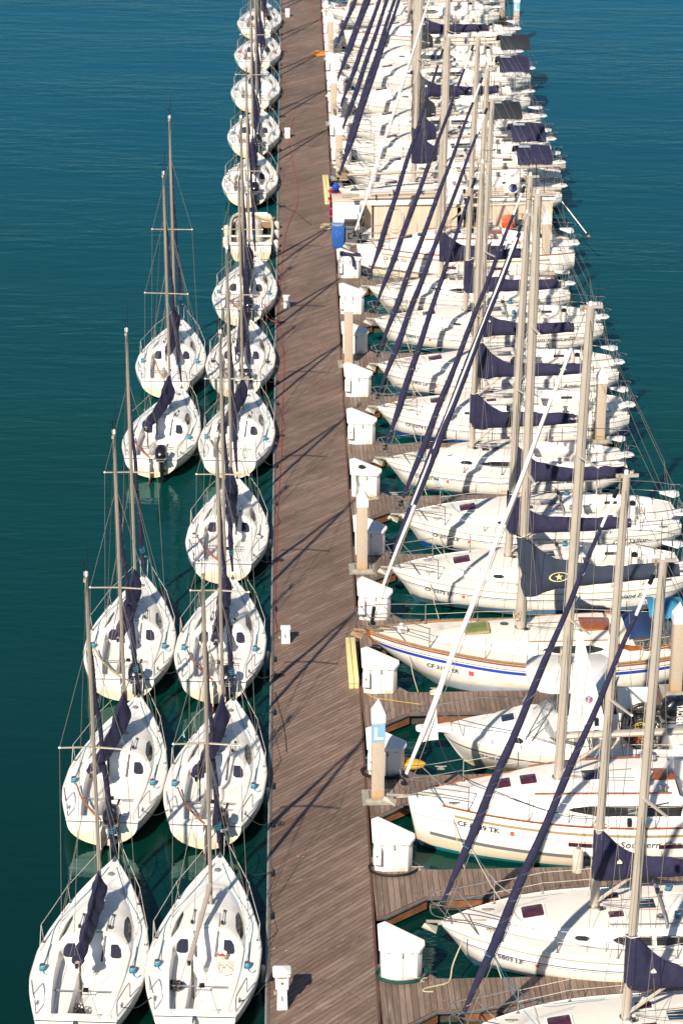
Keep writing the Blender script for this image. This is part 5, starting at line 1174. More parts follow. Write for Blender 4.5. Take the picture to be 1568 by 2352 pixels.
# ------------------------------------------------------------------ pedestals on the left edge
def pedestal(x, y, label, tall=False, group='small white power boxes on the left edge of the dock'):
    t = thing('power_pedestal', label, 'pedestal', (x, y, DZ), R(2), None if tall else group)
    if tall:
        part('post', ('pdp',), lambda b: b.box((0,0,.29), (.25,.22,.58), 'white_box', taper=.86), t, bevel=.012)
        hd = part('outlet_head', ('pdh',), lambda b: (b.box((0,0,.75), (.30,.27,.36), 'white_box', taper=1.05),), t, bevel=.02)
        part('cap', ('pdc',), lambda b: (b.prism([(-.19,-.19),(.19,-.19),(.21,-.15),(.21,.15),(.17,.19),(-.17,.19),(-.21,.15),(-.21,-.15)], .94, 1.03, 'white_box'), b.add([(-.19,-.19,1.03),(.19,-.19,1.03),(.19,.19,1.03),(-.19,.19,1.03),(0,0,1.13)], [(0,1,4),(1,2,4),(2,3,4),(3,0,4)], 'white_box')), t, bevel=.012)
        part('badge', ('pdb',), lambda b: b.lathe([(.035,0),(.035,.012)], 'gold', (0,-.145,.76), n=12, M=Matrix.Rotation(R(90),3,'X')), hd)
        part('gold_trim', ('pdt',), lambda b: b.box((0,-.148,.895), (.22,.008,.02), 'gold'), hd)
        part('faucet', ('pdf',), lambda b: (b.tube([(-.02,-.115,.40),(-.02,-.16,.40),(-.02,-.17,.30)], .012, 'galvanised', n=6), b.box((-.16,-.1,.48), (.08,.05,.08), 'galvanised')), t)
    else:
        part('post', ('pds',), lambda b: b.box((0,0,.24), (.27,.22,.48), 'white_box', taper=.92), t, bevel=.015)
        part('cap', ('pdsc',), lambda b: b.box((0,0,.50), (.30,.25,.06), 'white_box'), t, bevel=.015)
        part('faucet', ('pdsf',), lambda b: (b.tube([(-.03,-.11,.34),(-.03,-.15,.34),(-.03,-.16,.24)], .013, 'galvanised', n=6), b.box((-.19,-.05,.2), (.06,.05,.08), 'galvanised')), t)
    return t
p = at(648,2316,DZ); pedestal(p.x, p.y, 'tall white utility pedestal with a pyramid cap on the planks near the bottom', True)
for (u, v), lb in zip(((656,1476),(658,706),(660,316),(660,38)), ('small white power box on the left edge, nearest of the low ones', 'small white power box on the left edge beside the orange hose bend', 'small white power box on the left edge where the red hose starts, second farthest', 'farthest small white power box on the left edge at the top')):
    p = at(u, v, DZ); pedestal(p.x, p.y, lb)
# ------------------------------------------------------------------ cleats with lines, along the left edge
NW = 'nearest second third fourth fifth sixth seventh eighth ninth tenth eleventh twelfth thirteenth fourteenth fifteenth sixteenth seventeenth eighteenth nineteenth twentieth twenty-first twenty-second twenty-third twenty-fourth twenty-fifth twenty-sixth twenty-seventh twenty-eighth twenty-ninth'.split()
def NTH(i): return NW[i]
def dock_cleat(x, y, label, side=-1, rope=True, seed=0):
    t = thing('dock_cleat', label, 'cleat', (x, y, DZ), 0, 'dark mooring cleats along the left edge of the dock' if side < 0 else 'pale mooring cleats on the finger piers')
    m = 'black' if side < 0 else 'galvanised'
    part('horn', ('dch', m), lambda b: (b.tube([(0,-.16,.09),(0,-.05,.075),(0,.05,.075),(0,.16,.09)], [.014,.024,.024,.014], m, n=6), b.box((0,0,.04), (.06,.10,.07), m), b.box((0,0,.008), (.09,.2,.016), m)), t, rot=(0,0,0 if side < 0 else R(90)))
    return t
vs = [1898,1555,1518,1402,1290,1073,1003,1160,742,577,640,475,388,345,268,178,150,118,80,62,25,2250,2108,2010,1810,1640,880,930]
ends = []
for i, v in enumerate(sorted(vs, reverse=True)):
    u = 612+(645-612)*(2352-v)/2352+8
    p = at(u, v, DZ); x = DL+.10; ends.append(p.y)
    dock_cleat(x, p.y, 'dark mooring cleat on the left dock edge, %s from the bottom' % NTH(i))
    if i % 3 == 0:
        coilthing(x+.16, p.y+.08, DZ, 'dark rope end looped by the %s mooring cleat of the left dock edge' % NTH(i), r=.13, seed=i, turns=3, rr=.012, h=.03)
def line(name, pts, r, mat, label, cat='rope', group=None, n=5, k=6):
    b = MB(); b.tube(smoothline(pts, k), r, mat, n=n); o = place(name, b.mesh(name)); return tag(o, label, cat, group)
MG = 'dark mooring lines from the sloops to the dock edge'
inn = [o for o in bpy.data.objects if o.name.startswith('racing_sloop') and o.location.x > -3]
inn.sort(key=lambda o: o.location.y)
for i, s_ in enumerate(inn):
    for kx, ky, dy, wd in ((6.5, .98, -.3, 'stern'), (.6, .25, 1.3, 'bow')):
        a = s_.matrix_world if False else (Matrix.Translation(s_.location) @ Matrix.Rotation(s_.rotation_euler.z, 4, 'Z'))
        p0 = a @ Vector((kx, ky, .92 if wd == 'stern' else 1.0)); yt = min(ends, key=lambda e: abs(e-(p0.y+dy))); 
        if abs(yt-p0.y) > 3.5: yt = p0.y+dy
        p1 = Vector((DL+.1, yt, DZ+.09)); m_ = (p0+p1)/2-Vector((0,0,.18))
        line('mooring_line', [p0, m_, p1], .012, 'dark_rope', 'dark %s line tying the %s sloop from the front to the dock' % (wd, ORD[i]), group=MG)
    f0 = (Matrix.Translation(s_.location) @ Matrix.Rotation(s_.rotation_euler.z, 4, 'Z')) @ Vector((4.4, 1.385, .30))
    t = part('fender', ('fnd',), lambda b: (b.lathe([(.03,-.33),(.09,-.28),(.115,-.2),(.115,.2),(.09,.28),(.03,.33)], 'fender_white', n=12), b.tube([(0,0,.3),(-.02,0,.55)], .008, 'dark_rope', n=4)), None, f0, scale=(.5,.5,.8)); tag(t, 'white fender between the %s sloop from the front and the dock' % ORD[i], 'fender', 'fenders between the sloops and the dock')
# ------------------------------------------------------------------ hoses and ropes on the dock
def dockline(pxs, r, mat, label, cat='hose', name='hose', z=DZ):
    return line(name, [at(u, v, z+r*1.05) for u, v in pxs], r, mat, label, cat, k=5)
dockline([(668,262),(675,268),(668,290),(663,318),(668,352),(678,400),(683,440),(682,470),(668,500),(655,540),(648,600),(643,660),(640,700),(640,740),(648,780),(652,830),(650,900),(647,960),(646,1040),(640,1130),(637,1200),(634,1290),(632,1380),(634,1450)], .016, 'orange_hose', 'long red hose snaking along the left side of the dock')
line('hose', [at(607,705,.9), at(612,725,.75), at(622,735,.5), at(638,740,DZ+.03)], .022, 'orange_hose', 'orange hose bridging from a sloop stern to the dock', 'hose')
dockline([(713,2),(722,30),(735,50),(742,62),(744,100)], .02, 'orange_hose', 'red hose running along the right side at the far end of the dock')
dockline([(652,474),(668,482),(685,490),(700,505),(715,515)], .014, 'dark_rope', 'dark rope lying across the planks near the work skiff', 'rope', 'rope')
dockline([(632,1590),(640,1625),(650,1660),(655,1690),(658,1728)], .012, 'dark_rope', 'thin dark rope lying on the planks at the left edge', 'rope', 'rope')
p = at(750,523,DZ); coilthing(p.x, p.y, DZ, 'tangled heap of pale rope beside the blue bin', 'natural_rope', r=.34, seed=8, turns=14, rr=.014, h=.14, sq=1.3)
p = at(735,124,DZ); coilthing(p.x, p.y, DZ, 'heap of orange rope on the right side of the dock near the far end', 'orange_rope', r=.5, seed=9, turns=14, rr=.02, h=.12, sq=1.4)
p = at(868,1610,DZ); line('hose', [at(840,1575,DZ+.02), at(842,1592,DZ+.02), at(860,1603,DZ+.02), at(885,1607,DZ+.02), at(920,1612,DZ+.02), at(965,1618,DZ+.02)], .010, 'yellow_hose', 'thin yellow hose on the finger pier by the classic yacht', 'hose')
# pale yellow beams
def beams(x, y, L, label):
    t = thing('fender_beam', label, 'beam', (x, y, DZ), R(1), 'pale yellow twin beams on the right side of the dock')
    for s_ in (-1, 1): part('timber', ('bm', L, s_), lambda b: b.box((s_*.075,L/2,.16), (.135,L,.32), 'pale_yellow'), t, bevel=.012)
    part('end_strap', ('bme', L), lambda b: b.box((0,-.004,.16), (.30,.006,.03), 'tan_strip'), t)
p = at(815,1582,DZ); beams(DR-.20, p.y, 2.8, 'pair of pale yellow beams on the dock beside the cream decked classic yacht')
p = at(757,469,DZ); beams(DR-.22, p.y, 4.2, 'pair of pale yellow beams on the dock just beyond the stacked pink rimmed crates')
# cleats & line coils on fingers
fc = [((1008,1332+0),'x')]
for (u, v), lb in zip(((965,2252),(958,1996),(1012,1765),(1000,1585),(985,1362),(905,1135)), ('nearest finger pier', 'finger pier beside Southern Cross', 'finger pier by the powerboat bow', 'finger pier beside the classic yacht', 'finger pier under CF 5572 LE', 'finger pier under CF 1327 PR')):
    p = at(u, v, DZ); dock_cleat(p.x, p.y-.05, 'pale cleat on the edge of the '+lb, 1)
p = at(1000,1587,DZ); coilthing(p.x, p.y-.15, DZ, 'flat white rope coil on the finger pier beside the classic yacht', 'white_line', r=.2, seed=12, turns=8, rr=.016, h=.03)
line('mooring_line', [at(1165,0,0)*0+Vector((3.9,51.25+.45,1.28)), Vector((3.62,51.3,.8)), Vector((3.55,51.15,DZ+.05)), Vector((3.45,50.95,DZ+.03)), Vector((2.95,50.75,DZ+.03)), Vector((2.9,50.62,DZ+.03)), Vector((3.12,50.6,DZ+.03))], .018, 'natural_rope', 'pale mooring line of CF 5803 LE ending in a loop on the nearest finger pier', 'rope')
def bowline(x0, y0, z0, x1, y1, label, mat='natural_rope'):
    line('mooring_line', [(x0,y0,z0), ((x0+x1)/2,(y0+y1)/2,(z0+DZ)/2-.12), (x1,y1,DZ+.06)], .014, mat, label, 'rope', 'pale bow lines from the cruising yachts to the finger piers')
yt = [o for o in bpy.data.objects if o.name.startswith(('cruising_yacht','classic_yacht'))]; yt.sort(key=lambda o: o.location.y)
for i, o in enumerate(yt[1:13]):
    yb = max((q for q in YB if q < o.location.y+.2), default=51)
    bowline(o.location.x+1.1, o.location.y-.42, 1.30, o.location.x+1.35, yb+.02, 'pale bow line of the '+ORD[min(11,i+1)]+' sailing yacht up the right row')
# fenders on right-row hulls
for (u, v), lb in zip(((1326,1985),(1113,850+50),(1147,700-95),(1075,1085),(1236,740)), ('white fender hanging on Southern Cross above the finger pier', 'white fender hanging below the cover of the yacht named Incommunicado', 'white fender on the tan-striped yacht by the houseboat', 'white fender hanging on the side of the yacht CF 1327 PR', 'white fender hanging beside the stern pile of the far yachts')):
    p = at(u, v, .65); t = part('fender', ('fnd2',), lambda b: (b.lathe([(.04,-.42),(.11,-.38),(.14,-.3),(.14,.3),(.11,.38),(.04,.42)], 'fender_white', n=14), b.lathe([(.05,.38),(.05,.46)], 'fender_cap', n=8), b.tube([(0,0,.4),(.02,.12,.95)], .008, 'white_line', n=4)), None, (p.x, p.y, .68)); tag(t, lb, 'fender', 'fenders on the cruising yachts')
# ------------------------------------------------------------------ bins and crates near the houseboat
def bin_(x, y, label, mat, hinge='black_plastic', open_=False):
    t = thing('wheeled_bin', label, 'bin', (x, y, DZ), R(-4))
    part('body', ('bin', mat), lambda b: (b.box((0,0,.52), (.52,.58,1.04), mat, taper=1.18), b.box((0,-.30,.98), (.56,.05,.10), mat)), t, bevel=.03, scale=(1,1,1))
    if open_:
        part('liner', ('binl',), lambda b: b.lathe([(.30,.90),(.33,1.08),(.30,1.11),(.26,1.0)], 'clear_glass', n=16, cap=False), t)
        part('arrows_mark', ('bina',), lambda b: [b.add([(.09*math.cos(a)+.03*math.cos(a+1.6), -.362, .72+.09*math.sin(a)+.03*math.sin(a+1.6)), (.09*math.cos(a)-.05*math.cos(a+1.6), -.362, .72+.09*math.sin(a)-.05*math.sin(a+1.6)), (.13*math.cos(a+.7), -.362, .72+.13*math.sin(a+.7))], [(0,1,2),(2,1,0)], 'white_paint') for a in (0, 2.1, 4.2)], t)
    else:
        part('lid', ('binlid', mat), lambda b: (b.prism([(-.33,-.38),(.33,-.38),(.34,.33),(-.34,.33)], 1.05, lambda x, y: 1.12+.05*(y+.4), 'black_plastic'), b.box((0,-.36,.9),(.5,.06,.05),mat)), t, bevel=.02)
        part('grip', ('bing',), lambda b: (b.box((-.12,-.33,.55), (.05,.02,.26), 'black'), b.box((-.03,-.33,.67), (.16,.02,.04), 'black'), b.box((-.03,-.33,.44), (.16,.02,.04), 'black')), t)
    for s_ in (-1, 1): part('wheel', ('binw',), lambda b: b.lathe([(.11,-.03),(.12,0),(.11,.03)], 'black', n=14, M=Matrix.Rotation(R(90),3,'Y')), t, (s_*.27, .26, .11))
    return t
p = at(777,570,DZ); bin_(p.x, p.y+.3, 'blue recycling bin with a clear liner on the dock', 'bin_blue', open_=True)
p = at(807,568,DZ); bin_(p.x, p.y+.3, 'grey wheeled bin with a dark lid beside the blue one', 'bin_grey')
p = at(768,520,DZ)
for i in range(4):
    t = thing('storage_crate', ['black crate with pink rim at the bottom of its stack', 'black crate with pink rim, second from the bottom of its stack', 'black crate with pink rim, third from the bottom of its stack', 'black crate with pink lid on top of its stack'][i], 'crate', (p.x+.02*(i % 2), p.y+.9, DZ+.36*i), R(3*i), 'stacked crates with pink rims')
    part('tub', ('crt',), lambda b: b.box((0,0,.17), (.38,.50,.33), 'black_plastic', taper=1.1), t, bevel=.02)
    part('rim', ('crr',), lambda b: (b.box((0,-.29,.33), (.48,.05,.07), 'pink'), b.box((0,.29,.33), (.48,.05,.07), 'pink'), b.box((-.23,0,.33), (.05,.6,.07), 'pink'), b.box((.23,0,.33), (.05,.6,.07), 'pink')), t)
o = part('ball', ('ball',), lambda b: b.lathe([(.02,0),(.12,.03),(.17,.12),(.18,.2),(.14,.3),(.05,.36),(.03,.42)], 'royal_blue', n=18), None, (p.x+.08, p.y+.9, DZ+1.47)); tag(o, 'round blue buoy lying on top of the pink rimmed crates', 'buoy')
# small floating debris
for (u, v), lb in zip(((1487,392+175),(1345,540)), ('clump of dark weed floating right of the far sterns', 'small white float in the open water on the right')): pass
# ------------------------------------------------------------------ powerboat
PB = Boat(L=9.6, m=1.9, n0=1.5, n1=.62, rake=0, camber=.06,
  b=[(0,.12),(.4,.42),(1,.78),(2,1.18),(3,1.42),(4,1.52),(6,1.55),(8,1.52),(9.6,1.46)],
  sh=[(0,1.52),(2,1.40),(4,1.26),(7,1.10),(9.6,1.04)], zk=[(0,1.38),(.4,.85),(.9,.30),(1.6,.0),(3,-.25),(9.6,-.3)],
  c0=[(0,.02),(.9,.1),(1.5,.55),(2.4,.98),(3.5,1.22),(5,1.28),(9.6,1.26)], ct=[(0,.01),(.9,.06),(1.5,.34),(2.4,.72),(3.5,.96),(9.6,1.0)],
  h=[(0,0),(.9,0),(1.5,.14),(2.4,.36),(3.6,.52),(4.2,.55)], ch=[(3.5,.30),(4.6,.16),(6,.04),(9.6,.04)],
  bh0=3.9, bh1=4.25, fw0=4.3, fw=.98, zf=-.62, zseat=-.02, cw=.2, ck1=9.2, tr0=.95, tr1=1.2)
bp = at(1017,1661,1.5)
pb = thing('powerboat', 'white powerboat with a hardtop and black outboard, berthed beyond Southern Cross', 'motorboat', (bp.x, bp.y+.1, 0), HT)
pb.scale = (.70, .84, .84)
k = ('P',); B = PB
part('hull', k+('h',), lambda b: B.hull(b, [(.0,.30,'hull_white'),(.30,.37,'grey_stripe')], [(.06,'green_bottom')]), pb)
part('deck', k+('d',), lambda b: B.deck(b, 'gelcoat', 'gelcoat'), pb)
part('bow_pulpit', k+('bp',), lambda b: (b.prism([(.35,-.34),(-.1,-.22),(-.95,-.20),(-1.06,-.10),(-1.06,.10),(-.95,.20),(-.1,.22),(.35,.34)], 1.50, 1.60, 'gelcoat'), b.box((-.62,-.07,1.606), (.5,.07,.014), 'smoked_glass'), b.box((-.62,.07,1.606), (.5,.07,.014), 'smoked_glass')), pb, bevel=.02)
part('hull_line', k+('hl',), lambda b: [b.grid([[Vector((x, -(B.hy(x, z)+.008), z)) for z in (.42-.012*x, .435-.012*x)] for x in [2.2+.35*i for i in range(20)]], 'grey_stripe')], pb)
part('bow_rail', k+('br',), lambda b: [ (b.tube(smoothline([(4.3,s_*1.40,1.60),(3.0,s_*1.30,1.95),(1.5,s_*1.0,2.12),(.2,s_*.50,2.2),(-.85,s_*.22,2.24),(-1.12,s_*.10,2.24),(-1.15,0,2.24)], 6), .016, 'stainless', n=6),
    [b.tube([(x+.25, s_*min(mono(B.b,x+.25)-.08, y), z0), (x, s_*y, z1)], .013, 'stainless', n=5) for x, y, z0, z1 in ((-.6,.20,1.6,2.22),(.5,.60,1.52,2.18),(1.6,1.02,1.45,2.1),(2.7,1.25,1.38,1.98))]) for s_ in (-1, 1)], pb)
hatch(pb, k, 2.55, 0, B.dz(2.55,0), .50, .46, 'blue_glass', R(-10))
part('port_window', k+('pw',), lambda b: B.patch(b, 2.55, 3.05, .2, .58, 'smoked_glass', side=-1, tip0=True, tip1=True), pb)
part('foredeck_lid', k+('fl',), lambda b: b.lathe([(.26,0),(.26,.02),(.05,.03)], 'gelcoat', (1.55,0,B.dz(1.55,0)), n=18), pb)
part('windscreen', k+('ws',), lambda b: ([b.grid([[Vector(p) for p in ((3.35,s_*.0,1.82),(4.25,s_*.0,2.42))],[Vector(p) for p in ((3.5,s_*.55,1.80),(4.3,s_*.5,2.42))],[Vector(p) for p in ((4.0,s_*1.02,1.66),(4.55,s_*.92,2.36))],[Vector(p) for p in ((5.3,s_*1.22,1.50),(5.3,s_*1.10,2.1))]], 'clear_glass') for s_ in (-1, 1)],
    [b.tube(smoothline([(4.25,0,2.42),(4.3,s_*.5,2.42),(4.55,s_*.92,2.36),(5.3,s_*1.10,2.1),(5.55,s_*1.2,1.5)], 4), .02, 'stainless', n=5) for s_ in (-1, 1)], [b.tube(smoothline([(3.35,0,1.82),(3.5,s_*.55,1.80),(4.0,s_*1.02,1.66),(5.3,s_*1.22,1.50)], 4), .025, 'black', n=5) for s_ in (-1, 1)], [b.tube([(3.5,s_*.55,1.80),(4.3,s_*.5,2.42)], .018, 'stainless', n=5) for s_ in (-1, 1)]), pb)
ht = part('hardtop', k+('ht',), lambda b: b.prism([(3.35,-.9),(3.6,-1.25),(4.0,-1.40),(6.35,-1.36),(6.6,-1.1),(6.65,0),(6.6,1.1),(6.35,1.36),(4.0,1.40),(3.6,1.25),(3.35,.9),(3.2,0)], 3.40, lambda x, y: 3.48+.06*(1-(y/1.4)**2), 'gelcoat'), pb, bevel=.03)
part('hardtop_frame', k+('hf',), lambda b: [b.tube(p, .026, 'stainless', n=6) for s_ in (-1, 1) for p in ([(3.1,s_*1.1,1.62),(4.2,s_*.95,3.41)],[(3.35,s_*1.15,1.6),(4.6,s_*1.0,3.41)],[(5.6,s_*1.30,1.25),(5.4,s_*1.05,3.41)],[(6.3,s_*1.36,1.2),(6.2,s_*1.05,3.41)],[(6.9,s_*1.38,1.18),(6.5,s_*1.0,3.41)])], ht)
part('antenna', k+('ant',), lambda b: (b.tube([(6.3,-.6,3.5),(6.55,-.45,4.1)], .012, 'white_paint', n=5), b.tube([(4.9,.9,3.5),(4.9,.95,4.5)], .01, 'white_paint', n=5)), ht)
part('helm_console', k+('hc',), lambda b: (b.box((4.8,-.5,1.35), (.5,.8,.75), 'gelcoat'),), pb, bevel=.04)
part('helm_seat', k+('hs',), lambda b: b.box((5.6,-.55,1.15), (.45,.5,.9), 'gelcoat'), pb, bevel=.04); part('side_seat', k+('ss',), lambda b: b.box((5.6,.6,1.05), (.9,.55,.7), 'gelcoat'), pb, bevel=.04)
o = part('cloth', k+('tarp',), lambda b: b.grid([[Vector((4.75+.1*i+.02*math.sin(j*2), -.05+.14*j, 2.05-.02*i*i*.6+.05*math.sin(i*1.3+j)) ) for j in range(8)] for i in range(9)], 'blue_tarp', flip=True), None, (pb.location.x, pb.location.y, 0), (0,0,HT), scale=(.70,.84,.84)); tag(o, 'crumpled bright blue cloth behind the windscreen of the powerboat', 'cloth')
part('transom', k+('tw',), lambda b: (b.box((9.1,0,.95), (.35,2.6,.45), 'gelcoat'), b.box((9.45,1.05,1.0), (.7,.5,.3), 'gelcoat'), b.box((9.45,-1.0,1.0), (.7,.6,.3), 'gelcoat')), pb, bevel=.05)
part('side_panel', k+('sp',), lambda b: b.box((7.75,1.05,1.75), (1.35,.06,1.1), 'gelcoat', Matrix.Rotation(R(-22),4,'X')), pb, bevel=.02)
part('registration_number', k+('cf',), lambda b: B.htext(b, 'CF 0432 XP', 1.35, .56, .17, 'letter_dark', bold=.003), pb)
part('brand_lettering', k+('wh',), lambda b: (B.htext(b, 'WHALER', 7.05, .52, .24, 'letter_dark', bold=.008, xs=1.25, shear=.15), B.htext(b, 'BOSTON', 7.75, .36, .09, 'letter_grey', xs=1.2), b.grid([[Vector((x, -(B.hy(x, z)+.01), z)) for z in (mono(B.sh,x)-.61, mono(B.sh,x)-.595)] for x in (6.6,7,7.5,8,8.6)], 'letter_dark')), pb)
part('drain', k+('dr',), lambda b: [b.lathe([(.035,0),(.035,.02)], 'black', (x, -(B.hy(x,.30)+.01), .30), n=8, M=Matrix.Rotation(R(90),3,'X')) for x in (8.0,8.3,8.55)], pb)
for i_, yy in enumerate((.05,)):
    om = outboard(pb, (9.15, yy, 1.35), 'big', 0, 0, 2.0); om.scale = (2.0/.70, 2.0/.84, 2.0/.84)
    def MT(b):
        vs, fs = text_tris('MERCURY', .125, .1, .004, .95); b.add([(.085+v*1.0, -.171, .125+u*0+u*.0) if 0 else (.03+.0-u*0+v-.03, -.175, .14+u*.55) for u, v in vs], fs, 'white_paint')
    part('lettering', k+('merc',), MT, om)
def pot(b):
    for z, q in ((0,.62),(.12,.66),(.26,.66),(.40,.60)):
        b.tube([(q*math.cos(a), q*math.sin(a), z) for a in [2*math.pi*i/28 for i in range(28)]], .012, 'black', n=5, closed=True)
    rg = random.Random(4)
    for i in range(130):
        a = rg.uniform(0, 6.28); a2 = a+rg.uniform(-.5,.5); r0 = rg.uniform(.22,.6); z0 = rg.uniform(0,.4)
        b.tube([(r0*math.cos(a), r0*math.sin(a), z0), (.63*math.cos(a2), .63*math.sin(a2), rg.uniform(0,.4))], .006, 'black', n=3)
    rope_heap(b, (.02,.05,.0), .52, 'dark_rope', 20, .011, .32, 5); rope_heap(b, (-.12,-.22,.1), .38, 'yellow_hose', 7, .012, .28, 6); rope_heap(b, (-.35,-.28,.1), .22, 'orange_hose', 6, .018, .26, 7); rope_heap(b, (-.42,-.1,.15), .15, 'white_line', 4, .02, .2, 8)
pp = Matrix.Translation(pb.location) @ Matrix.Rotation(HT, 4, 'Z') @ Matrix.Diagonal((.70, .84, .84, 1))
t = part('crab_pot', k+('pot',), pot, None, at(1478,1672,.95), (R(52),0,R(4))); tag(t, 'round wire crab pot full of dark and yellow rope in the powerboat cockpit', 'crab pot')
coil_p = at(1538,1672,1.15); coilthing(coil_p.x, coil_p.y, coil_p.z+.1, 'bundle of bright blue rope at the stern of the powerboat', 'blue_tarp', r=.2, seed=3, turns=9, rr=.02, h=.2)
def owl(b):
    b.lathe([(.11,0),(.13,.05),(.12,.16),(.10,.27),(.085,.31),(.11,.37),(.11,.44),(.07,.50),(.02,.52)], 'natural_rope', n=12)
    for s_ in (-1, 1):
        b.add([(s_*.05,0,.48),(s_*.11,0,.46),(s_*.09,0,.56)], [(0,1,2),(2,1,0)], 'fender_cap'); b.lathe([(.03,0),(.03,.01)], 'gold', (s_*.04,-.108,.42), n=8, M=Matrix.Rotation(R(90),3,'X')); b.lathe([(.012,0),(.012,.014)], 'black', (s_*.04,-.112,.42), n=6, M=Matrix.Rotation(R(90),3,'X'))
        b.tube([(s_*.12,.0,.30),(s_*.14,.0,.1)], [.05,.02], 'fender_cap', n=6)
t = part('owl_figure', k+('owl',), owl, None, pp @ Vector((4.75,.35,3.53))); tag(t, 'brown mottled decoy owl standing on the white hardtop of the powerboat', 'decoy owl')
# ------------------------------------------------------------------ beige houseboat
hp = at(840,545,.0)
hb = thing('houseboat', 'beige panelled houseboat with spars lashed along its white roof edge', 'houseboat', (2.9, 111.9, 0), HT); hb.scale = (.93, 1, 1); k = ('HB',)
part('hull', k+('hull',), lambda b: (b.box((4.9,.95,.05), (9.2,1.9,.7), 'grey_bottom'), b.box((4.9,.95,.46), (9.5,2.1,.12), 'white_paint')), hb, bevel=.03)
part('side_wall', k+('wall',), lambda b: (b.box((2.75,.06,1.35), (4.2,.08,1.66), 'beige_panel'), [b.box((.9+.42*i,.012,1.35), (.02,.02,1.6), 'cream_deck') for i in range(10)], b.box((7.9,.06,1.35), (3.2,.08,1.66), 'beige_panel'), b.box((5.0,1.88,1.35), (9.2,.08,1.66), 'beige_panel'), b.box((.72,.06,1.35), (.09,.12,1.8), 'black_plastic')), hb)
part('roof', k+('roof',), lambda b: (b.box((2.7,.95,2.26), (4.5,2.0,.10), 'white_paint'), b.box((7.95,.95,2.26), (3.4,2.0,.10), 'white_paint'), b.box((2.7,-.06,2.16), (4.5,.10,.14), 'cream_deck')), hb, bevel=.02)
for x in (5.1,5.9,6.5,9.45): part('porch_post', k+('post',), lambda b: b.box((0,.05,1.35), (.12,.12,1.75), 'beige_panel'), hb, (x,0,0))
part('porch_interior', k+('inn',), lambda b: (b.box((5.6,.9,.60), (1.6,1.6,.1), 'weathered_teak'), b.box((5.6,1.8,1.2), (1.6,.06,1.3), 'black_plastic')), hb)
def thg(name, label, cat, key, fn, loc, rot=(0,0,0), bevel=0):
    o = part(name, key, fn, None, loc, rot, bevel=bevel); return tag(o, label, cat)
HM = Matrix.Translation(hb.location) @ Matrix.Rotation(HT, 4, 'Z') @ Matrix.Diagonal((.93,1,1,1))
thg('storage_tote', 'yellow and black tote in the porch of the beige houseboat', 'tote', k+('tote',), lambda b: (b.box((0,0,.2), (.6,.4,.4), 'yellow_hose', taper=1.1), b.box((0,0,.42), (.7,.5,.06), 'black_plastic')), HM @ Vector((5.45,.5,.66)), bevel=.02)
def chair(b):
    b.box((0,0,.42), (.5,.5,.06), 'orange_plastic'); b.box((0,.24,.72), (.5,.06,.6), 'orange_plastic', Matrix.Rotation(R(-12),4,'X'))
    for x in (-.22,.22):
        for y in (-.22,.22): b.tube([(x,y,0),(x*.95,y*.95,.42)], .02, 'cream_deck', n=5)
        b.box((x*1.1,.0,.6), (.05,.45,.05), 'orange_plastic')
thg('deck_chair', 'orange plastic chair on the deck of the beige houseboat', 'chair', k+('chair',), chair, HM @ Vector((7.3,-.25,.55)), bevel=.01)
thg('bucket', 'blue bucket beside the orange chair on the houseboat', 'bucket', k+('bkt',), lambda b: (b.lathe([(.22,0),(.27,.6),(.28,.62),(.24,.6),(.20,.1)], 'bin_blue', n=16), b.lathe([(.2,.6),(.28,.72),(.12,.86)], 'dark_canvas', n=10)), HM @ Vector((7.95,-.28,.52)))
for j, (x0, x1, y, z, r_, lb) in enumerate(((-.3,9.0,-.05,2.42,.075,'long tan spar nearest the camera lashed along the houseboat roof'), (.6,9.3,.55,2.45,.085,'second long tan spar lashed along the houseboat roof'), (.9,5.5,.22,2.40,.05,'short tan pole between the two long spars on the houseboat'))):
    thg('spar', lb, 'spar', k+('spar', j), lambda b: (b.tube([(x0,y,z),(x1,y+.05,z+.12)], r_, 'aluminium_gold', n=8), [b.box((x0+(x1-x0)*q, y, z+.05), (.06,r_*2.6,r_*2.6), 'black_plastic') for q in (.12,.45,.8)]), HM @ Vector((0,0,0)), (0,0,HT))
thg('rope_coil', 'pale rope hung in loops on the beige houseboat wall', 'rope', k+('rw',), lambda b: [b.tube([(.42*q*math.cos(a)+.02*s_, -.03*s_, .62*q*math.sin(a)-.02*s_) for a in [2*math.pi*i/24 for i in range(24)]], .009, 'cream_deck', n=4, closed=True) for s_, q in ((0,.8),(1,1),(2,.9))], HM @ Vector((1.75,-.05,1.45)))
wb = thing('white_cabinet', 'tall white cabinet behind the grey wheeled bin', 'cabinet', (HM @ Vector((-.55,.9,DZ))), HT); part('body', k+('cab',), lambda b: b.box((0,0,.85), (1.2,1.1,1.7), 'white_box'), wb, bevel=.02); part('top', k+('cabt',), lambda b: (b.box((0,0,1.74), (1.28,1.2,.06), 'beige_panel'), b.box((.1,-.2,1.82), (.6,.12,.10), 'engine_grey')), wb, bevel=.01); part('door_handle', k+('cabh',), lambda b: b.box((.5,-.57,1.0), (.03,.04,.25), 'stainless'), wb)
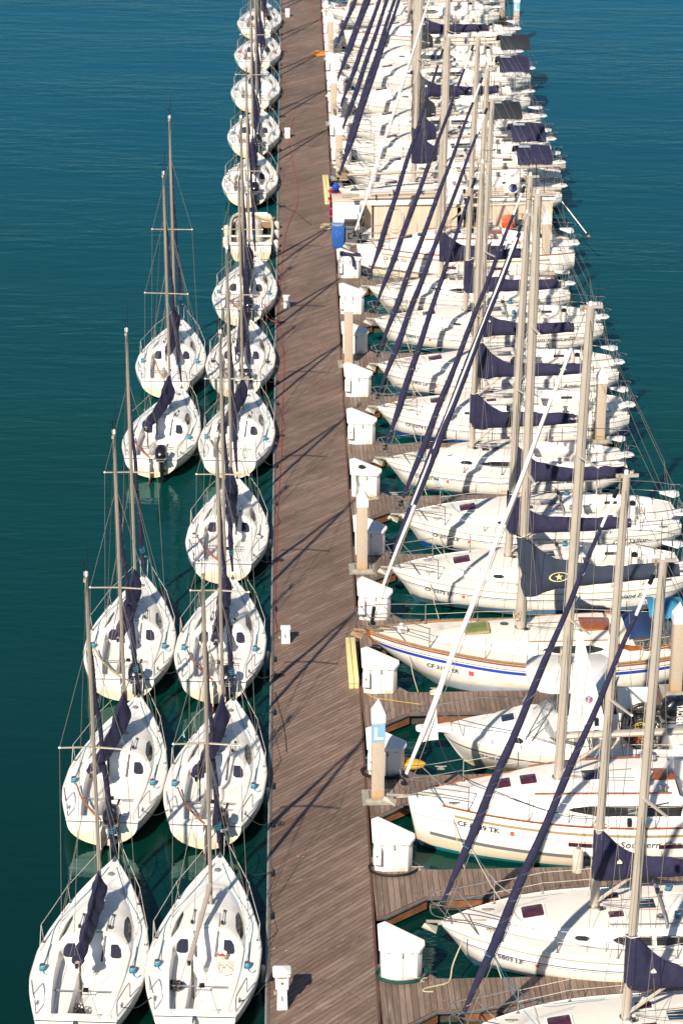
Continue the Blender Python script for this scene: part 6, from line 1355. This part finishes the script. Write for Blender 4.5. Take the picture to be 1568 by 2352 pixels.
# lowered mast & buoy ball on the yacht beyond
thg('spar', 'long bare spar lying above the yacht just behind the houseboat', 'spar', k+('spar9',), lambda b: (b.tube([(0,0,0),(10.3,.3,.25)], .07, 'aluminium_gold', n=8), b.box((10.3,.3,.25), (.24,.16,.2), 'galvanised'), b.box((0,0,0), (.25,.22,.22), 'chain_rust')), (2.35, 116.1, 2.35), (0,0,HT))
thg('buoy', 'round cream buoy with a navy centre on a far deck', 'buoy', k+('by',), lambda b: (b.lathe([(.05,-.42),(.3,-.34),(.44,-.1),(.44,.12),(.3,.34),(.15,.42)], 'cream_deck', n=20), b.lathe([(.21,.38),(.18,.44),(.02,.46)], 'navy_stripe', n=14)), at(1176,436,2.5), (R(60),0,0))
thg('whisker_pole', 'thin white pole jutting out over the water beyond the far sterns', 'pole', k+('wp',), lambda b: (b.tube([(0,0,0),(1.0,-1.3,-1.1)], .022, 'white_paint', n=6), b.lathe([(.02,-.08),(.1,0),(.02,.08)], 'wood_crate', (1.1,-1.4,-1.22), n=8), b.tube([(1.0,-1.3,-1.1),(1.1,-1.4,-1.2)], .01, 'black', n=4)), at(1290,462,2.6))
# ------------------------------------------------------------------ the old work skiff
SK = Boat(L=5.2, m=3.2, n0=.35, n1=.3, rake=0, camber=0, b=[(0,.80),(.3,.98),(1,1.08),(3,1.12),(5.2,1.05)], sh=[(0,.86),(2,.80),(5.2,.80)], zk=[(0,.3),(.8,-.05),(2,-.2),(5.2,-.15)])
s0 = at(583,492,.8)
sk = thing('work_skiff', 'old white and green work skiff with a round tank and yellow hose aboard', 'skiff', (-1.95, s0.y, 0), R(-90)); sk.scale = (.92,.86,.95); k = ('SK',)
part('hull', k+('h',), lambda b: SK.hull(b, [(.0,.08,'white_paint')], [(.04,'green_bottom'),(.36,'green_bottom')], tr='hull_white'), sk)
def skin(b):
    for x0, x1, z in ((0,1.35,.83),(2.2,5.0,.22)):
        xs_ = [x0+(x1-x0)*i/8 for i in range(9)]
        b.grid([[Vector((x, -(mono(SK.b,x)-.04), z)), Vector((x, mono(SK.b,x)-.04, z))] for x in xs_], 'cream_deck')
    b.box((1.75,0,.22), (.9,2.1,.04), 'wood_crate')
    b.box((1.38,0,.70), (.10,2.05,.28), 'weathered_teak')
part('floor', k+('fl',), skin, sk)
part('gunwale', k+('gw',), lambda b: (b.tube([(x, s_*(mono(SK.b,x)), .86) for x in (0,.3,1,2,3,4,5.2) for s_ in (1,)], .07, 'fender_white', n=7), b.tube([(x, -(mono(SK.b,x)), .86) for x in (0,.3,1,2,3,4,5.2)], .07, 'fender_white', n=7), b.tube([(5.2,-1.05,.86),(5.2,1.05,.86)], .08, 'white_paint', n=7), b.tube([(0,-.8,.88),(0,.8,.88)], .07, 'white_paint', n=7), [b.tube([(x,-1.1,.86),(x,1.1,.86)], .05, 'white_paint', n=6) for x in (3.9,)]), sk)
thg('tank', 'large round cream tank standing in the old work skiff', 'tank', k+('tk',), lambda b: (b.lathe([(.50,0),(.60,.06),(.62,.5),(.58,.95),(.42,1.12),(.15,1.2),(.14,1.28),(.04,1.29)], 'fender_white', n=24), b.lathe([(.13,1.28),(.12,1.34)], 'white_paint', (0,0,0), n=12)), (-2.05, s0.y-2.6, .26))
thg('hose', 'yellow hose draped over the foredeck of the old work skiff', 'hose', k+('hs1',), lambda b: b.tube(smoothline([(-.9,0,0),(-.5,.35,.03),(0,.3,.05),(.45,-.1,.04),(.8,-.25,.03),(.95,.1,.0)], 6), .04, 'yellow_hose', n=6), (-1.85, s0.y-1.0, .9))
thg('hose', 'green hose at the left side of the old work skiff', 'hose', k+('hs2',), lambda b: b.tube(smoothline([(-.8,-.9,-.1),(-.7,-.2,.05),(-.4,.2,.06),(0,.3,.05),(.2,-.1,.05)], 6), .035, 'green_hose', n=6), (-2.05, s0.y-1.0, .92))
for i, (dx, dy) in enumerate(((-1.15,-1.8),(-1.15,-3.6),(1.15,-1.2),(1.15,-2.6),(1.13,-4.2))):
    thg('fender', 'worn cream fender on the %s side of the old work skiff, %s from its bow' % ('left' if dx < 0 else 'right', ['first','second','first','second','third'][i]), 'fender', k+('fn',), lambda b: b.lathe([(.03,-.28),(.12,-.22),(.14,0),(.12,.22),(.03,.28)], 'fender_white', n=12), (-1.95+dx, s0.y+dy, .55))

# ------------------------------------------------------------------ clutter in the cockpits and on the water
def on(o, x, y, z): return (Matrix.Translation(o.location) @ Matrix.Rotation(o.rotation_euler.z, 4, 'Z')) @ Vector((x, y, z))
inn.sort(key=lambda o: o.location.y)
out_ = sorted([o for o in bpy.data.objects if o.name.startswith('racing_sloop') and o.location.x < -3], key=lambda o: o.location.y)
q = on(inn[0], 5.55, -.58, .66); coilthing(q.x, q.y, q.z, 'large dark rope coil on the left bench of the front sloop by the dock', r=.22, seed=21, turns=10, rr=.012, h=.1)
q = on(inn[0], 4.75, .52, .66); coilthing(q.x, q.y, q.z, 'tangle of thin pale line on the right bench of the front sloop', 'cream_deck', r=.26, seed=22, turns=10, rr=.008, h=.08, sq=1.4)
q = on(inn[0], 4.35, .40, .66); t = part('bucket', ('bk2',), lambda b: (b.lathe([(.10,0),(.13,.16),(.135,.17),(.12,.15),(.09,.02)], 'fender_white', n=14), rope_heap(b, (0,0,.05), .08, 'orange_hose', 4, .012, .1, 2)), None, q); tag(t, 'small pale bucket of orange line in the cockpit of the front sloop', 'bucket')
q = on(out_[0], 6.1, -.05, .36); coilthing(q.x, q.y, q.z, 'hank of dark rope hanging in the footwell of the front outer sloop', r=.15, seed=24, turns=9, rr=.012, h=.35, sq=1.3)
for i, s_ in enumerate(out_):
    if i+1 < len(inn):
        a = on(s_, 6.5, 1.0, .9); c = on(min(inn, key=lambda o: abs(o.location.y-s_.location.y)), 6.3, -1.05, .85)
        line('mooring_line', [a, (a+c)/2-Vector((0,0,.15)), c], .010, 'dark_rope', 'dark line between the %s outer sloop and its neighbour by the dock' % ORD[i], group='dark lines tying the two rows of sloops together')
rg = random.Random(3)
